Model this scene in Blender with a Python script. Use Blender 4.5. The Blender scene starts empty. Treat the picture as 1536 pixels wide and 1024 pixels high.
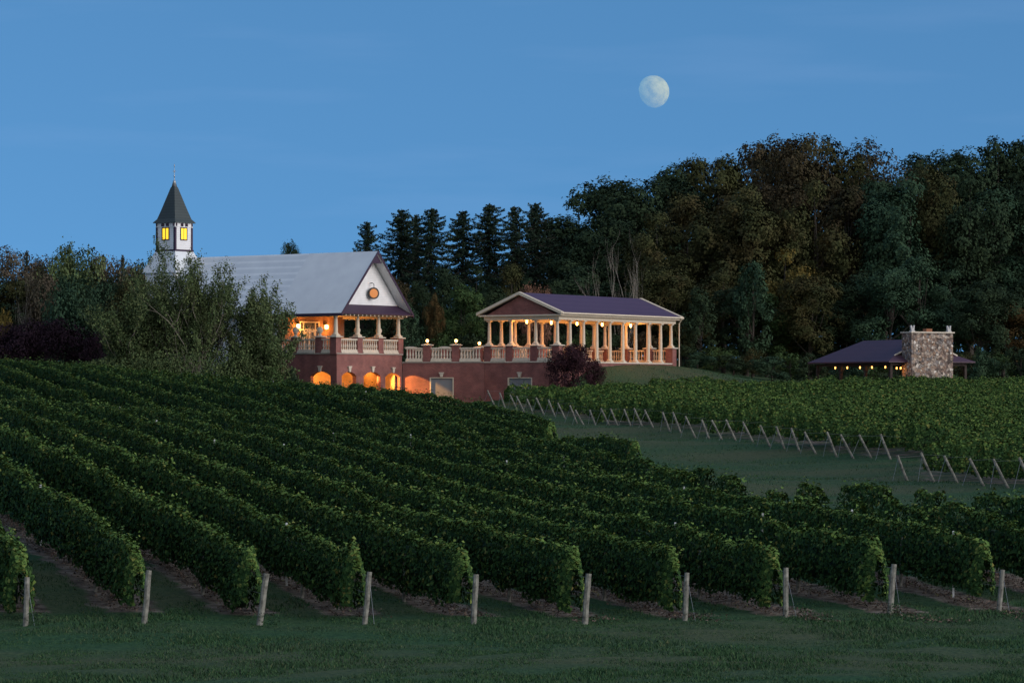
import bpy, math, random
import numpy as np
from mathutils import Vector, Matrix

# ------------------------------------------------------------------ camera, world, light
scene = bpy.context.scene
COL = scene.collection
F, CX, HY = 5000.0, 768.0, 600.0            # focal length in photo pixels, principal column, row of the eye level
cam = bpy.data.cameras.new('camera')
cam.sensor_width = 36.0
cam.lens = F / 1536.0 * 36.0
cam.shift_y = (HY - 512.0) / 1536.0
cam.clip_start, cam.clip_end = 1.0, 20000.0
cam_o = bpy.data.objects.new('camera', cam)
cam_o.location = (0, 0, 0)
cam_o.rotation_euler = (math.radians(90), 0, 0)
COL.objects.link(cam_o)
scene.camera = cam_o

SUN_EL, SUN_AZ = math.radians(15), math.radians(65)   # afterglow low behind the camera, to the right
SUN_STRENGTH, SKY_STRENGTH, SKY_TINT = 1.0, 0.085, (0.73, 1.12, 1.24)
sd = Vector((math.sin(SUN_AZ) * math.cos(SUN_EL), -math.cos(SUN_AZ) * math.cos(SUN_EL), math.sin(SUN_EL)))
sun = bpy.data.lights.new('afterglow', 'SUN')
sun.energy, sun.angle, sun.color = SUN_STRENGTH, math.radians(40), (1.0, 0.93, 0.9)
sun_o = bpy.data.objects.new('afterglow', sun)
sun_o.rotation_euler = sd.to_track_quat('Z', 'Y').to_euler()
sun_o.location = (60, -60, 60)
COL.objects.link(sun_o)

world = bpy.data.worlds.new('World')
scene.world = world
world.use_nodes = True
wn, wl = world.node_tree.nodes, world.node_tree.links
wn.clear()
wo = wn.new('ShaderNodeOutputWorld')
bg = wn.new('ShaderNodeBackground')
tc = wn.new('ShaderNodeTexCoord')
sky = wn.new('ShaderNodeTexSky')
sky.sky_type = 'NISHITA'
sky.sun_disc = False
sky.sun_elevation = math.radians(15)
sky.sun_rotation = math.radians(180) - SUN_AZ
sky.air_density, sky.dust_density, sky.ozone_density = 1.0, 0.3, 3.0
# the clear blue of the higher dusk sky reaches down close to the horizon in the photograph
vadd = wn.new('ShaderNodeVectorMath'); vadd.operation = 'MULTIPLY_ADD'
vadd.inputs[1].default_value = (1, 1, 1.5)
vadd.inputs[2].default_value = (0, 0, 0.37)
wl.new(tc.outputs['Generated'], vadd.inputs[0])
vn = wn.new('ShaderNodeVectorMath'); vn.operation = 'NORMALIZE'
wl.new(vadd.outputs[0], vn.inputs[0])
wl.new(vn.outputs[0], sky.inputs['Vector'])
tint = wn.new('ShaderNodeMix'); tint.data_type = 'RGBA'; tint.blend_type = 'MULTIPLY'
tint.inputs['Factor'].default_value = 1.0
tint.inputs['B'].default_value = (*SKY_TINT, 1)
wl.new(sky.outputs[0], tint.inputs['A'])
# thin streaks of cirrus
mp = wn.new('ShaderNodeMapping'); mp.inputs['Scale'].default_value = (9, 9, 75); mp.inputs['Rotation'].default_value = (0, 0.10, 0)
wl.new(tc.outputs['Generated'], mp.inputs[0])
cn = wn.new('ShaderNodeTexNoise'); cn.inputs['Scale'].default_value = 1.0; cn.inputs['Detail'].default_value = 5
wl.new(mp.outputs[0], cn.inputs['Vector'])
cr = wn.new('ShaderNodeMapRange'); cr.inputs['From Min'].default_value = 0.52; cr.inputs['From Max'].default_value = 0.8
cr.inputs['To Max'].default_value = 0.045
wl.new(cn.outputs[0], cr.inputs[0])
cl = wn.new('ShaderNodeMix'); cl.data_type = 'RGBA'
cl.inputs['B'].default_value = (4.2, 4.9, 7.2, 1)
wl.new(cr.outputs[0], cl.inputs['Factor']); wl.new(tint.outputs['Result'], cl.inputs['A'])
# the pale western glow left by the sunset, behind the camera
gl = wn.new('ShaderNodeVectorMath'); gl.operation = 'DOT_PRODUCT'
gl.inputs[1].default_value = (0.55, -0.80, 0.24)
wl.new(tc.outputs['Generated'], gl.inputs[0])
gr = wn.new('ShaderNodeMapRange'); gr.interpolation_type = 'SMOOTHSTEP'
gr.inputs['From Min'].default_value = -0.25; gr.inputs['From Max'].default_value = 0.95; gr.inputs['To Max'].default_value = 0.9
wl.new(gl.outputs['Value'], gr.inputs[0])
gm = wn.new('ShaderNodeMix'); gm.data_type = 'RGBA'
gm.inputs['B'].default_value = (4.9, 5.0, 5.2, 1)
wl.new(gr.outputs[0], gm.inputs['Factor']); wl.new(cl.outputs['Result'], gm.inputs['A'])
bg.inputs['Strength'].default_value = SKY_STRENGTH
wl.new(gm.outputs['Result'], bg.inputs['Color'])
wl.new(bg.outputs[0], wo.inputs['Surface'])

vs = scene.view_settings
vs.view_transform, vs.look, vs.exposure, vs.gamma, vs.use_curve_mapping = 'Standard', 'None', 1.0, 1.0, False
scene.cycles.use_denoising = True
scene.cycles.max_bounces = 5
scene.cycles.transparent_max_bounces = 6

# ------------------------------------------------------------------ helpers
def tag(o, label=None, cat=None, group=None, kind=None):
    if label: o['label'] = label
    if cat: o['category'] = cat
    if group: o['group'] = group
    if kind: o['kind'] = kind
    return o

def empty(name, loc=(0, 0, 0), rz=0.0):
    o = bpy.data.objects.new(name, None)
    o.location = loc; o.rotation_euler = (0, 0, rz); o.empty_display_size = 0.3
    COL.objects.link(o)
    return o

def link(name, me, mats, parent=None, loc=(0, 0, 0), rz=0.0):
    o = bpy.data.objects.new(name, me)
    for m in (mats if isinstance(mats, (list, tuple)) else [mats]):
        if m and len(me.materials) < 8 and m.name not in [x.name for x in me.materials if x]:
            me.materials.append(m)
    o.location = loc; o.rotation_euler = (0, 0, rz)
    if parent: o.parent = parent
    COL.objects.link(o)
    return o

def copy_tree(o, parent=None):
    c = o.copy(); COL.objects.link(c)
    if parent: c.parent = parent
    for ch in list(o.children):
        copy_tree(ch, c)
    return c

ORD = ['first', 'second', 'third', 'fourth', 'fifth', 'sixth', 'seventh', 'eighth', 'ninth', 'tenth', 'eleventh', 'twelfth',
       'thirteenth', 'fourteenth', 'fifteenth', 'sixteenth', 'seventeenth', 'eighteenth', 'nineteenth', 'twentieth']
def ordinal(i):
    if i < 20: return ORD[i]
    tens = ['twenty', 'thirty', 'forty'][(i + 1) // 10 - 2]
    u = (i + 1) % 10
    return {'twenty': 'twentieth', 'thirty': 'thirtieth', 'forty': 'fortieth'}[tens] if u == 0 else tens + '-' + ORD[u - 1]

class MB:
    """collects shapes of one part, then links them as one mesh object"""
    def __init__(s): s.v, s.f, s.m = [], [], []
    def add(s, vs, fs, mi=0):
        b = len(s.v); s.v += [tuple(p) for p in vs]; s.f += [tuple(b + i for i in f) for f in fs]; s.m += [mi] * len(fs)
        return s
    def box(s, x0, x1, y0, y1, z0, z1, mi=0):
        return s.add([(x0, y0, z0), (x1, y0, z0), (x1, y1, z0), (x0, y1, z0), (x0, y0, z1), (x1, y0, z1), (x1, y1, z1), (x0, y1, z1)],
                     [(3, 2, 1, 0), (4, 5, 6, 7), (0, 1, 5, 4), (1, 2, 6, 5), (2, 3, 7, 6), (3, 0, 4, 7)], mi)
    def hexa(s, p, mi=0):     # eight corners: bottom four, top four
        return s.add(p, [(3, 2, 1, 0), (4, 5, 6, 7), (0, 1, 5, 4), (1, 2, 6, 5), (2, 3, 7, 6), (3, 0, 4, 7)], mi)
    def tube(s, pts, rs, n=6, mi=0, cap=True):
        pts = [Vector(p) for p in pts]
        rings = []
        for i, p in enumerate(pts):
            d = (pts[min(i + 1, len(pts) - 1)] - pts[max(i - 1, 0)]).normalized()
            a = d.cross(Vector((0.31, 0.17, 1)) if abs(d.z) < .93 else Vector((1, 0.1, 0))).normalized(); b = d.cross(a)
            rings.append([p + (a * math.cos(2 * math.pi * k / n) + b * math.sin(2 * math.pi * k / n)) * rs[i] for k in range(n)])
        vs = [q for r in rings for q in r]
        fs = [(i * n + k, i * n + (k + 1) % n, (i + 1) * n + (k + 1) % n, (i + 1) * n + k) for i in range(len(pts) - 1) for k in range(n)]
        if cap: fs += [tuple(range(n)), tuple((len(pts) - 1) * n + k for k in range(n))]
        return s.add(vs, fs, mi)
    def lathe(s, c, prof, n=10, mi=0, rot=0.0):
        vs, fs = [], []
        for (r, z) in prof:
            for k in range(n):
                a = 2 * math.pi * k / n + rot
                vs.append((c[0] + r * math.cos(a), c[1] + r * math.sin(a), c[2] + z))
        L = len(prof)
        for i in range(L - 1):
            for k in range(n):
                fs.append((i * n + k, i * n + (k + 1) % n, (i + 1) * n + (k + 1) % n, (i + 1) * n + k))
        fs += [tuple(reversed(range(n))), tuple((L - 1) * n + k for k in range(n))]
        return s.add(vs, fs, mi)
    def prism(s, poly, off, mi=0):
        n = len(poly); off = Vector(off)
        vs = [Vector(p) for p in poly] + [Vector(p) + off for p in poly]
        return s.add(vs, [tuple(reversed(range(n))), tuple(range(n, 2 * n))] + [(i, (i + 1) % n, n + (i + 1) % n, n + i) for i in range(n)], mi)
    def build(s, name, mats, parent=None, loc=(0, 0, 0), rz=0.0, smooth=False):
        me = bpy.data.meshes.new(name)
        me.from_pydata(s.v, [], s.f)
        me.polygons.foreach_set('material_index', s.m)
        if smooth: me.polygons.foreach_set('use_smooth', [True] * len(s.f))
        me.update()
        import bmesh
        bm = bmesh.new(); bm.from_mesh(me); bmesh.ops.recalc_face_normals(bm, faces=bm.faces); bm.to_mesh(me); bm.free()
        return link(name, me, mats, parent, loc, rz)

def np_mesh(name, V, Q, mi=None, smooth=False):
    """mesh from numpy arrays, faces all with the same corner count"""
    me = bpy.data.meshes.new(name)
    k = Q.shape[1]
    me.vertices.add(len(V)); me.vertices.foreach_set('co', np.ascontiguousarray(V, dtype=np.float32).ravel())
    me.loops.add(Q.size); me.loops.foreach_set('vertex_index', np.ascontiguousarray(Q, dtype=np.int32).ravel())
    me.polygons.add(len(Q))
    me.polygons.foreach_set('loop_start', np.arange(0, Q.size, k, dtype=np.int32))
    me.polygons.foreach_set('loop_total', np.full(len(Q), k, dtype=np.int32))
    if mi is not None: me.polygons.foreach_set('material_index', np.ascontiguousarray(mi, dtype=np.int32))
    if smooth: me.polygons.foreach_set('use_smooth', np.ones(len(Q), dtype=bool))
    me.update(calc_edges=True)
    return me

def unit(a): return a / (np.linalg.norm(a, axis=1, keepdims=True) + 1e-9)

def leaves(P, N, S, rng, width=0.62, fold=0.16):
    """one kite-shaped leaf (or leaf spray) per point P, facing about N, S long"""
    n = len(P)
    N = unit(N)
    t = np.cross(N, unit(rng.normal(size=(n, 3)))); t = unit(t)
    b = np.cross(N, t)
    S = np.asarray(S).reshape(-1, 1) * np.ones((n, 1))
    w = S * width * rng.uniform(.75, 1.2, (n, 1)) * .5
    V = np.stack([P - t * S * .5, P + b * w - t * S * .08 + N * S * fold, P + t * S * .5 - N * S * fold * .5, P - b * w - t * S * .08 + N * S * fold], axis=1).reshape(-1, 3)
    Q = np.arange(4 * n).reshape(-1, 4)
    return V, Q

# ------------------------------------------------------------------ materials
def nt(name):
    m = bpy.data.materials.new(name); m.use_nodes = True
    n, l = m.node_tree.nodes, m.node_tree.links
    return m, n, l, n['Principled BSDF']

def ramp(n, stops):
    r = n.new('ShaderNodeValToRGB'); e = r.color_ramp.elements
    while len(e) < len(stops): e.new(0.5)
    for i, (p, c) in enumerate(stops):
        e[i].position = p; e[i].color = (*c, 1)
    return r

def plain(name, c, rough=.7, var=.12, scale=3.0, metal=0.0, bump=0.0, spec=.3):
    """a colour with mottled wear"""
    m, n, l, p = nt(name)
    t = n.new('ShaderNodeTexCoord'); x = n.new('ShaderNodeTexNoise'); x.inputs['Scale'].default_value = scale; x.inputs['Detail'].default_value = 5
    l.new(t.outputs['Object'], x.inputs['Vector'])
    r = ramp(n, [(.3, tuple(v * (1 - var) for v in c)), (.7, tuple(min(1, v * (1 + var)) for v in c))])
    l.new(x.outputs[0], r.inputs[0]); l.new(r.outputs[0], p.inputs['Base Color'])
    p.inputs['Roughness'].default_value = rough; p.inputs['Metallic'].default_value = metal
    p.inputs['Specular IOR Level'].default_value = spec
    if bump:
        b = n.new('ShaderNodeBump'); b.inputs['Strength'].default_value = bump
        l.new(x.outputs[0], b.inputs['Height']); l.new(b.outputs[0], p.inputs['Normal'])
    return m

def glow(name, c, s):
    m, n, l, p = nt(name)
    p.inputs['Base Color'].default_value = (*c, 1); p.inputs['Emission Color'].default_value = (*c, 1)
    p.inputs['Emission Strength'].default_value = s
    return m

def leafmat(name, stops, rough=.8, patch=None, pscale=.35, spec=.08):
    """every leaf its own shade; patches of a second shade through the crown"""
    m, n, l, p = nt(name)
    g = n.new('ShaderNodeNewGeometry')
    r = ramp(n, stops); l.new(g.outputs['Random Per Island'], r.inputs[0])
    out = r.outputs[0]
    if patch:
        oi = n.new('ShaderNodeObjectInfo')
        t = n.new('ShaderNodeTexCoord'); x = n.new('ShaderNodeTexNoise'); x.noise_dimensions = '4D'; x.inputs['Scale'].default_value = pscale; x.inputs['Detail'].default_value = 2
        l.new(t.outputs['Object'], x.inputs['Vector'])
        mu = n.new('ShaderNodeMath'); mu.operation = 'MULTIPLY'; mu.inputs[1].default_value = 40; l.new(oi.outputs['Random'], mu.inputs[0]); l.new(mu.outputs[0], x.inputs['W'])
        mr = n.new('ShaderNodeMapRange'); mr.inputs['From Min'].default_value = .46; mr.inputs['From Max'].default_value = .66; l.new(x.outputs[0], mr.inputs[0])
        r2 = ramp(n, patch); l.new(g.outputs['Random Per Island'], r2.inputs[0])
        mx = n.new('ShaderNodeMix'); mx.data_type = 'RGBA'; l.new(mr.outputs[0], mx.inputs['Factor']); l.new(out, mx.inputs['A']); l.new(r2.outputs[0], mx.inputs['B'])
        out = mx.outputs['Result']
    l.new(out, p.inputs['Base Color'])
    p.inputs['Roughness'].default_value = rough; p.inputs['Specular IOR Level'].default_value = spec
    return m

def brickmat(name, c1, c2, mortar):
    m, n, l, p = nt(name)
    t = n.new('ShaderNodeTexCoord'); s = n.new('ShaderNodeSeparateXYZ'); l.new(t.outputs['Object'], s.inputs[0])
    a = n.new('ShaderNodeMath'); l.new(s.outputs[0], a.inputs[0]); l.new(s.outputs[1], a.inputs[1])
    c = n.new('ShaderNodeCombineXYZ'); l.new(a.outputs[0], c.inputs[0]); l.new(s.outputs[2], c.inputs[1])
    b = n.new('ShaderNodeTexBrick'); b.inputs['Scale'].default_value = 1.0
    b.inputs['Brick Width'].default_value = .23; b.inputs['Row Height'].default_value = .083; b.inputs['Mortar Size'].default_value = .007; b.inputs['Bias'].default_value = 0
    b.inputs['Color1'].default_value = (*c1, 1); b.inputs['Color2'].default_value = (*c2, 1); b.inputs['Mortar'].default_value = (*mortar, 1)
    l.new(c.outputs[0], b.inputs['Vector'])
    x = n.new('ShaderNodeTexNoise'); x.inputs['Scale'].default_value = .9; x.inputs['Detail'].default_value = 4; l.new(t.outputs['Object'], x.inputs['Vector'])
    r = ramp(n, [(.3, (.72, .72, .74)), (.7, (1.2, 1.15, 1.12))]); l.new(x.outputs[0], r.inputs[0])
    mx = n.new('ShaderNodeMix'); mx.data_type = 'RGBA'; mx.blend_type = 'MULTIPLY'; mx.inputs['Factor'].default_value = 1
    l.new(b.outputs[0], mx.inputs['A']); l.new(r.outputs[0], mx.inputs['B']); l.new(mx.outputs['Result'], p.inputs['Base Color'])
    bp = n.new('ShaderNodeBump'); bp.inputs['Strength'].default_value = .5; bp.inputs['Distance'].default_value = .01; bp.invert = True
    l.new(b.outputs[1], bp.inputs['Height']); l.new(bp.outputs[0], p.inputs['Normal'])
    p.inputs['Roughness'].default_value = .85; p.inputs['Specular IOR Level'].default_value = .2
    return m

def lapmat(name, c, period=.16):
    """painted clapboard: overlapping boards as a sawtooth bump"""
    m, n, l, p = nt(name)
    t = n.new('ShaderNodeTexCoord'); s = n.new('ShaderNodeSeparateXYZ'); l.new(t.outputs['Object'], s.inputs[0])
    d = n.new('ShaderNodeMath'); d.operation = 'DIVIDE'; d.inputs[1].default_value = period; l.new(s.outputs[2], d.inputs[0])
    fr = n.new('ShaderNodeMath'); fr.operation = 'FRACT'; l.new(d.outputs[0], fr.inputs[0])
    r = ramp(n, [(0.0, tuple(v * .62 for v in c)), (.12, tuple(v * .95 for v in c)), (.9, c)]); l.new(fr.outputs[0], r.inputs[0])
    x = n.new('ShaderNodeTexNoise'); x.inputs['Scale'].default_value = 1.5; x.inputs['Detail'].default_value = 5; l.new(t.outputs['Object'], x.inputs['Vector'])
    r2 = ramp(n, [(.3, (.88, .88, .87)), (.65, (1, 1, 1))]); l.new(x.outputs[0], r2.inputs[0])
    mx = n.new('ShaderNodeMix'); mx.data_type = 'RGBA'; mx.blend_type = 'MULTIPLY'; mx.inputs['Factor'].default_value = 1
    l.new(r.outputs[0], mx.inputs['A']); l.new(r2.outputs[0], mx.inputs['B']); l.new(mx.outputs['Result'], p.inputs['Base Color'])
    bp = n.new('ShaderNodeBump'); bp.inputs['Strength'].default_value = .4; bp.inputs['Distance'].default_value = .02; bp.invert = True
    l.new(fr.outputs[0], bp.inputs['Height']); l.new(bp.outputs[0], p.inputs['Normal'])
    p.inputs['Roughness'].default_value = .6
    return m

def roofmat(name, c, stripe, period, axis=2, width=.3, rough=.5, seam=.0, metal=0.0):
    """roofing with courses: lighter bands along the slope"""
    m, n, l, p = nt(name)
    t = n.new('ShaderNodeTexCoord'); s = n.new('ShaderNodeSeparateXYZ'); l.new(t.outputs['Object'], s.inputs[0])
    d = n.new('ShaderNodeMath'); d.operation = 'DIVIDE'; d.inputs[1].default_value = period; l.new(s.outputs[axis], d.inputs[0])
    fr = n.new('ShaderNodeMath'); fr.operation = 'FRACT'; l.new(d.outputs[0], fr.inputs[0])
    r = ramp(n, [(0, c), (.5 - width, c), (.5, stripe), (.5 + width * .6, c)]); l.new(fr.outputs[0], r.inputs[0])
    x = n.new('ShaderNodeTexNoise'); x.inputs['Scale'].default_value = .7; x.inputs['Detail'].default_value = 6; l.new(t.outputs['Object'], x.inputs['Vector'])
    r2 = ramp(n, [(.3, (.93, .93, .94)), (.7, (1.05, 1.05, 1.04))]); l.new(x.outputs[0], r2.inputs[0])
    mx = n.new('ShaderNodeMix'); mx.data_type = 'RGBA'; mx.blend_type = 'MULTIPLY'; mx.inputs['Factor'].default_value = 1
    l.new(r.outputs[0], mx.inputs['A']); l.new(r2.outputs[0], mx.inputs['B']); l.new(mx.outputs['Result'], p.inputs['Base Color'])
    p.inputs['Roughness'].default_value = rough; p.inputs['Specular IOR Level'].default_value = .35; p.inputs['Metallic'].default_value = metal
    return m

M = {}
M['brick'] = brickmat('brick', (.255, .09, .082), (.185, .066, .062), (.33, .23, .2))
M['porch_brick'] = brickmat('porch_brick', (.26, .125, .065), (.20, .095, .05), (.28, .2, .14))
M['stone_trim'] = plain('stone_trim', (.58, .51, .42), .75, .12, 5)
M['cream'] = plain('cream_paint', (.62, .53, .41), .6, .08, 4)
M['white_lap'] = lapmat('white_clapboard', (.82, .82, .83))
M['white_tower'] = lapmat('white_boards', (.80, .80, .82), .2)
M['white'] = plain('white_paint', (.76, .76, .77), .6, .07, 3)
M['purple_trim'] = plain('purple_trim', (.040, .020, .044), .5, .1, 4)
M['purple_roof'] = roofmat('purple_roof', (.066, .036, .074), (.078, .044, .086), .45, 2, .3, .55)
M['shed_roof'] = roofmat('shed_roof', (.062, .030, .050), (.072, .037, .058), .4, 2, .3, .55)
M['roof_old'] = roofmat('weathered_roof', (.60, .64, .68), (.74, .77, .80), .62, 2, .34, .45)
M['roof_new'] = roofmat('plain_roof', (.64, .67, .70), (.645, .675, .705), .5, 2, .3, .45)
M['spire'] = roofmat('dark_shingle', (.040, .052, .055), (.055, .070, .072), .28, 2, .3, .7)
M['metal'] = plain('grey_metal', (.35, .36, .37), .4, .1, 6, .7)
M['dark_metal'] = plain('dark_metal', (.03, .028, .026), .5, .2, 6, .4)
M['plaster'] = plain('warm_plaster', (.40, .27, .15), .85, .12, 2.2, bump=.1)
M['door_grey'] = plain('grey_door', (.20, .21, .23), .55, .06, 2)
M['dark_glass'] = plain('dark_glass', (.02, .025, .03), .12, .1, 2, spec=.6)
M['deck'] = plain('deck_paving', (.36, .32, .28), .85, .15, 1.5)
M['soffit'] = plain('soffit_boards', (.60, .50, .38), .7, .08, 3)
M['post_wood'] = plain('weathered_wood', (.19, .185, .16), .9, .55, 7, bump=.5)
M['shed_wood'] = plain('dark_stained_wood', (.045, .032, .028), .8, .25, 5)
M['stake'] = plain('galvanised_stake', (.55, .57, .58), .45, .1, 6, .3)
M['wire'] = plain('trellis_wire', (.30, .31, .32), .45, .1, 6, .6)
M['bulb'] = glow('lamp_glow', (1.0, .47, .12), 8)
M['lantern_glow'] = glow('lantern_glow', (1.0, .40, .085), 3)
M['tower_glow'] = glow('window_glow', (1.0, .60, .03), .62)
M['round_glow'] = glow('round_glow', (1.0, .30, .04), .26)  # lamplight on the copper face painted as emission, the disc is no lamp
M['round_glow'].node_tree.nodes['Principled BSDF'].inputs['Base Color'].default_value = (.16, .07, .02, 1)

def stonemat(name):
    m, n, l, p = nt(name)
    t = n.new('ShaderNodeTexCoord')
    w = n.new('ShaderNodeTexNoise'); w.inputs['Scale'].default_value = 3; l.new(t.outputs['Object'], w.inputs['Vector'])
    mx0 = n.new('ShaderNodeMix'); mx0.data_type = 'RGBA'; mx0.inputs['Factor'].default_value = .08; l.new(t.outputs['Object'], mx0.inputs['A']); l.new(w.outputs[1], mx0.inputs['B'])
    v = n.new('ShaderNodeTexVoronoi'); v.inputs['Scale'].default_value = 4.3; l.new(mx0.outputs['Result'], v.inputs['Vector'])
    e = n.new('ShaderNodeTexVoronoi'); e.feature = 'DISTANCE_TO_EDGE'; e.inputs['Scale'].default_value = 4.3; l.new(mx0.outputs['Result'], e.inputs['Vector'])
    s = n.new('ShaderNodeSeparateColor'); l.new(v.outputs['Color'], s.inputs[0])
    r = ramp(n, [(0, (.06, .045, .04)), (.2, (.20, .14, .115)), (.4, (.30, .19, .13)), (.58, (.38, .31, .26)), (.76, (.19, .17, .17)), (.88, (.42, .33, .26)), (1, (.66, .60, .54))])
    l.new(s.outputs[0], r.inputs[0])
    x = n.new('ShaderNodeTexNoise'); x.inputs['Scale'].default_value = 9; x.inputs['Detail'].default_value = 4; l.new(t.outputs['Object'], x.inputs['Vector'])
    r3 = ramp(n, [(.3, (.7, .7, .7)), (.7, (1.3, 1.28, 1.25))]); l.new(x.outputs[0], r3.inputs[0])
    m2 = n.new('ShaderNodeMix'); m2.data_type = 'RGBA'; m2.blend_type = 'MULTIPLY'; m2.inputs['Factor'].default_value = 1
    l.new(r.outputs[0], m2.inputs['A']); l.new(r3.outputs[0], m2.inputs['B'])
    mr = n.new('ShaderNodeMapRange'); mr.inputs['From Max'].default_value = .07; l.new(e.outputs['Distance'], mr.inputs[0])
    m3 = n.new('ShaderNodeMix'); m3.data_type = 'RGBA'; m3.inputs['A'].default_value = (.16, .14, .125, 1); l.new(mr.outputs[0], m3.inputs['Factor']); l.new(m2.outputs['Result'], m3.inputs['B'])
    l.new(m3.outputs['Result'], p.inputs['Base Color'])
    b = n.new('ShaderNodeBump'); b.inputs['Strength'].default_value = .9; b.inputs['Distance'].default_value = .06; l.new(mr.outputs[0], b.inputs['Height']); l.new(b.outputs[0], p.inputs['Normal'])
    p.inputs['Roughness'].default_value = .85
    return m
M['field_stone'] = stonemat('field_stone')

G = lambda *a: [(i / (len(a) - 1), tuple(1.22 * v for v in c)) for i, c in enumerate(a)]
M['vine_leaf'] = leafmat('vine_leaf', [(0, (.017, .044, .015)), (.45, (.025, .060, .018)), (.86, (.038, .082, .024)), (.96, (.065, .11, .03)), (1, (.15, .15, .04))], .75,
                         [(0, (.020, .052, .016)), (.5, (.032, .075, .021)), (.9, (.055, .105, .028)), (1, (.18, .14, .04))], .30)
M['vine_lit_tip'] = leafmat('vine_lit_tip_leaf', [(0, (.070, .135, .034)), (.6, (.10, .170, .042)), (.9, (.14, .20, .05)), (1, (.21, .21, .058))], .7)  # young yellower leaves, lightened further to paint skylight along the row tops
M['vine_core'] = plain('vine_shade_leaves', (.014, .036, .012), .8, .4, 6, bump=.5)  # leaf green darkened to paint the shade inside the rows
M['bark'] = plain('bark', (.048, .040, .033), .9, .3, 4, bump=.4)
M['pale_bark'] = plain('pale_bark', (.24, .21, .175), .9, .25, 4)
LEAF = {
 'dark': leafmat('dark_green_leaves', G((.014, .027, .016), (.021, .037, .019), (.029, .047, .023)), patch=G((.020, .034, .017), (.032, .048, .021))),
 'blue': leafmat('blue_green_leaves', G((.020, .044, .027), (.029, .058, .033), (.038, .070, .038)), patch=G((.026, .05, .027), (.04, .068, .033))),
 'olive': leafmat('olive_leaves', G((.028, .034, .014), (.040, .046, .018), (.055, .058, .022)), patch=G((.038, .034, .015), (.062, .050, .02))),
 'rust': leafmat('rusty_autumn_leaves', G((.050, .032, .014), (.070, .045, .018), (.09, .056, .022)), patch=G((.036, .036, .015), (.055, .050, .020))),
 'brown': leafmat('brown_autumn_leaves', G((.030, .024, .014), (.042, .033, .018), (.056, .043, .022)), patch=G((.030, .031, .015), (.044, .042, .019))),
 'gold': leafmat('golden_autumn_leaves', G((.075, .058, .016), (.13, .095, .024), (.17, .115, .03)), patch=G((.05, .055, .018), (.085, .08, .024))),
 'taupe': leafmat('taupe_autumn_leaves', G((.050, .040, .030), (.075, .060, .042), (.105, .082, .058)), patch=G((.05, .05, .03), (.075, .072, .04))),
 'purple': leafmat('dark_purple_leaves', G((.012, .007, .012), (.018, .010, .016), (.026, .014, .021))),
 'wine': leafmat('wine_red_leaves', G((.022, .010, .013), (.032, .014, .018), (.045, .02, .024))),
 'willow': leafmat('grey_green_leaves', G((.044, .070, .030), (.070, .102, .042), (.105, .135, .056)), patch=G((.056, .078, .034), (.10, .12, .05))),
 'pink': leafmat('faded_pink_leaves', G((.11, .060, .042), (.16, .085, .058), (.2, .11, .075))),
 'spruce': leafmat('spruce_needles', G((.012, .026, .018), (.022, .040, .026), (.034, .052, .032))),
 'green': leafmat('mid_green_leaves', G((.024, .052, .020), (.040, .075, .026), (.060, .095, .032)), patch=G((.034, .058, .02), (.06, .085, .03))),
}
M['grass_blade'] = leafmat('grass_blades', [(0, (.020, .056, .025)), (.5, (.034, .080, .034)), (.9, (.052, .104, .042)), (1, (.10, .12, .06))], .8, [(0, (.026, .060, .03)), (.9, (.05, .09, .045)), (1, (.11, .12, .06))], .5)

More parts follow.
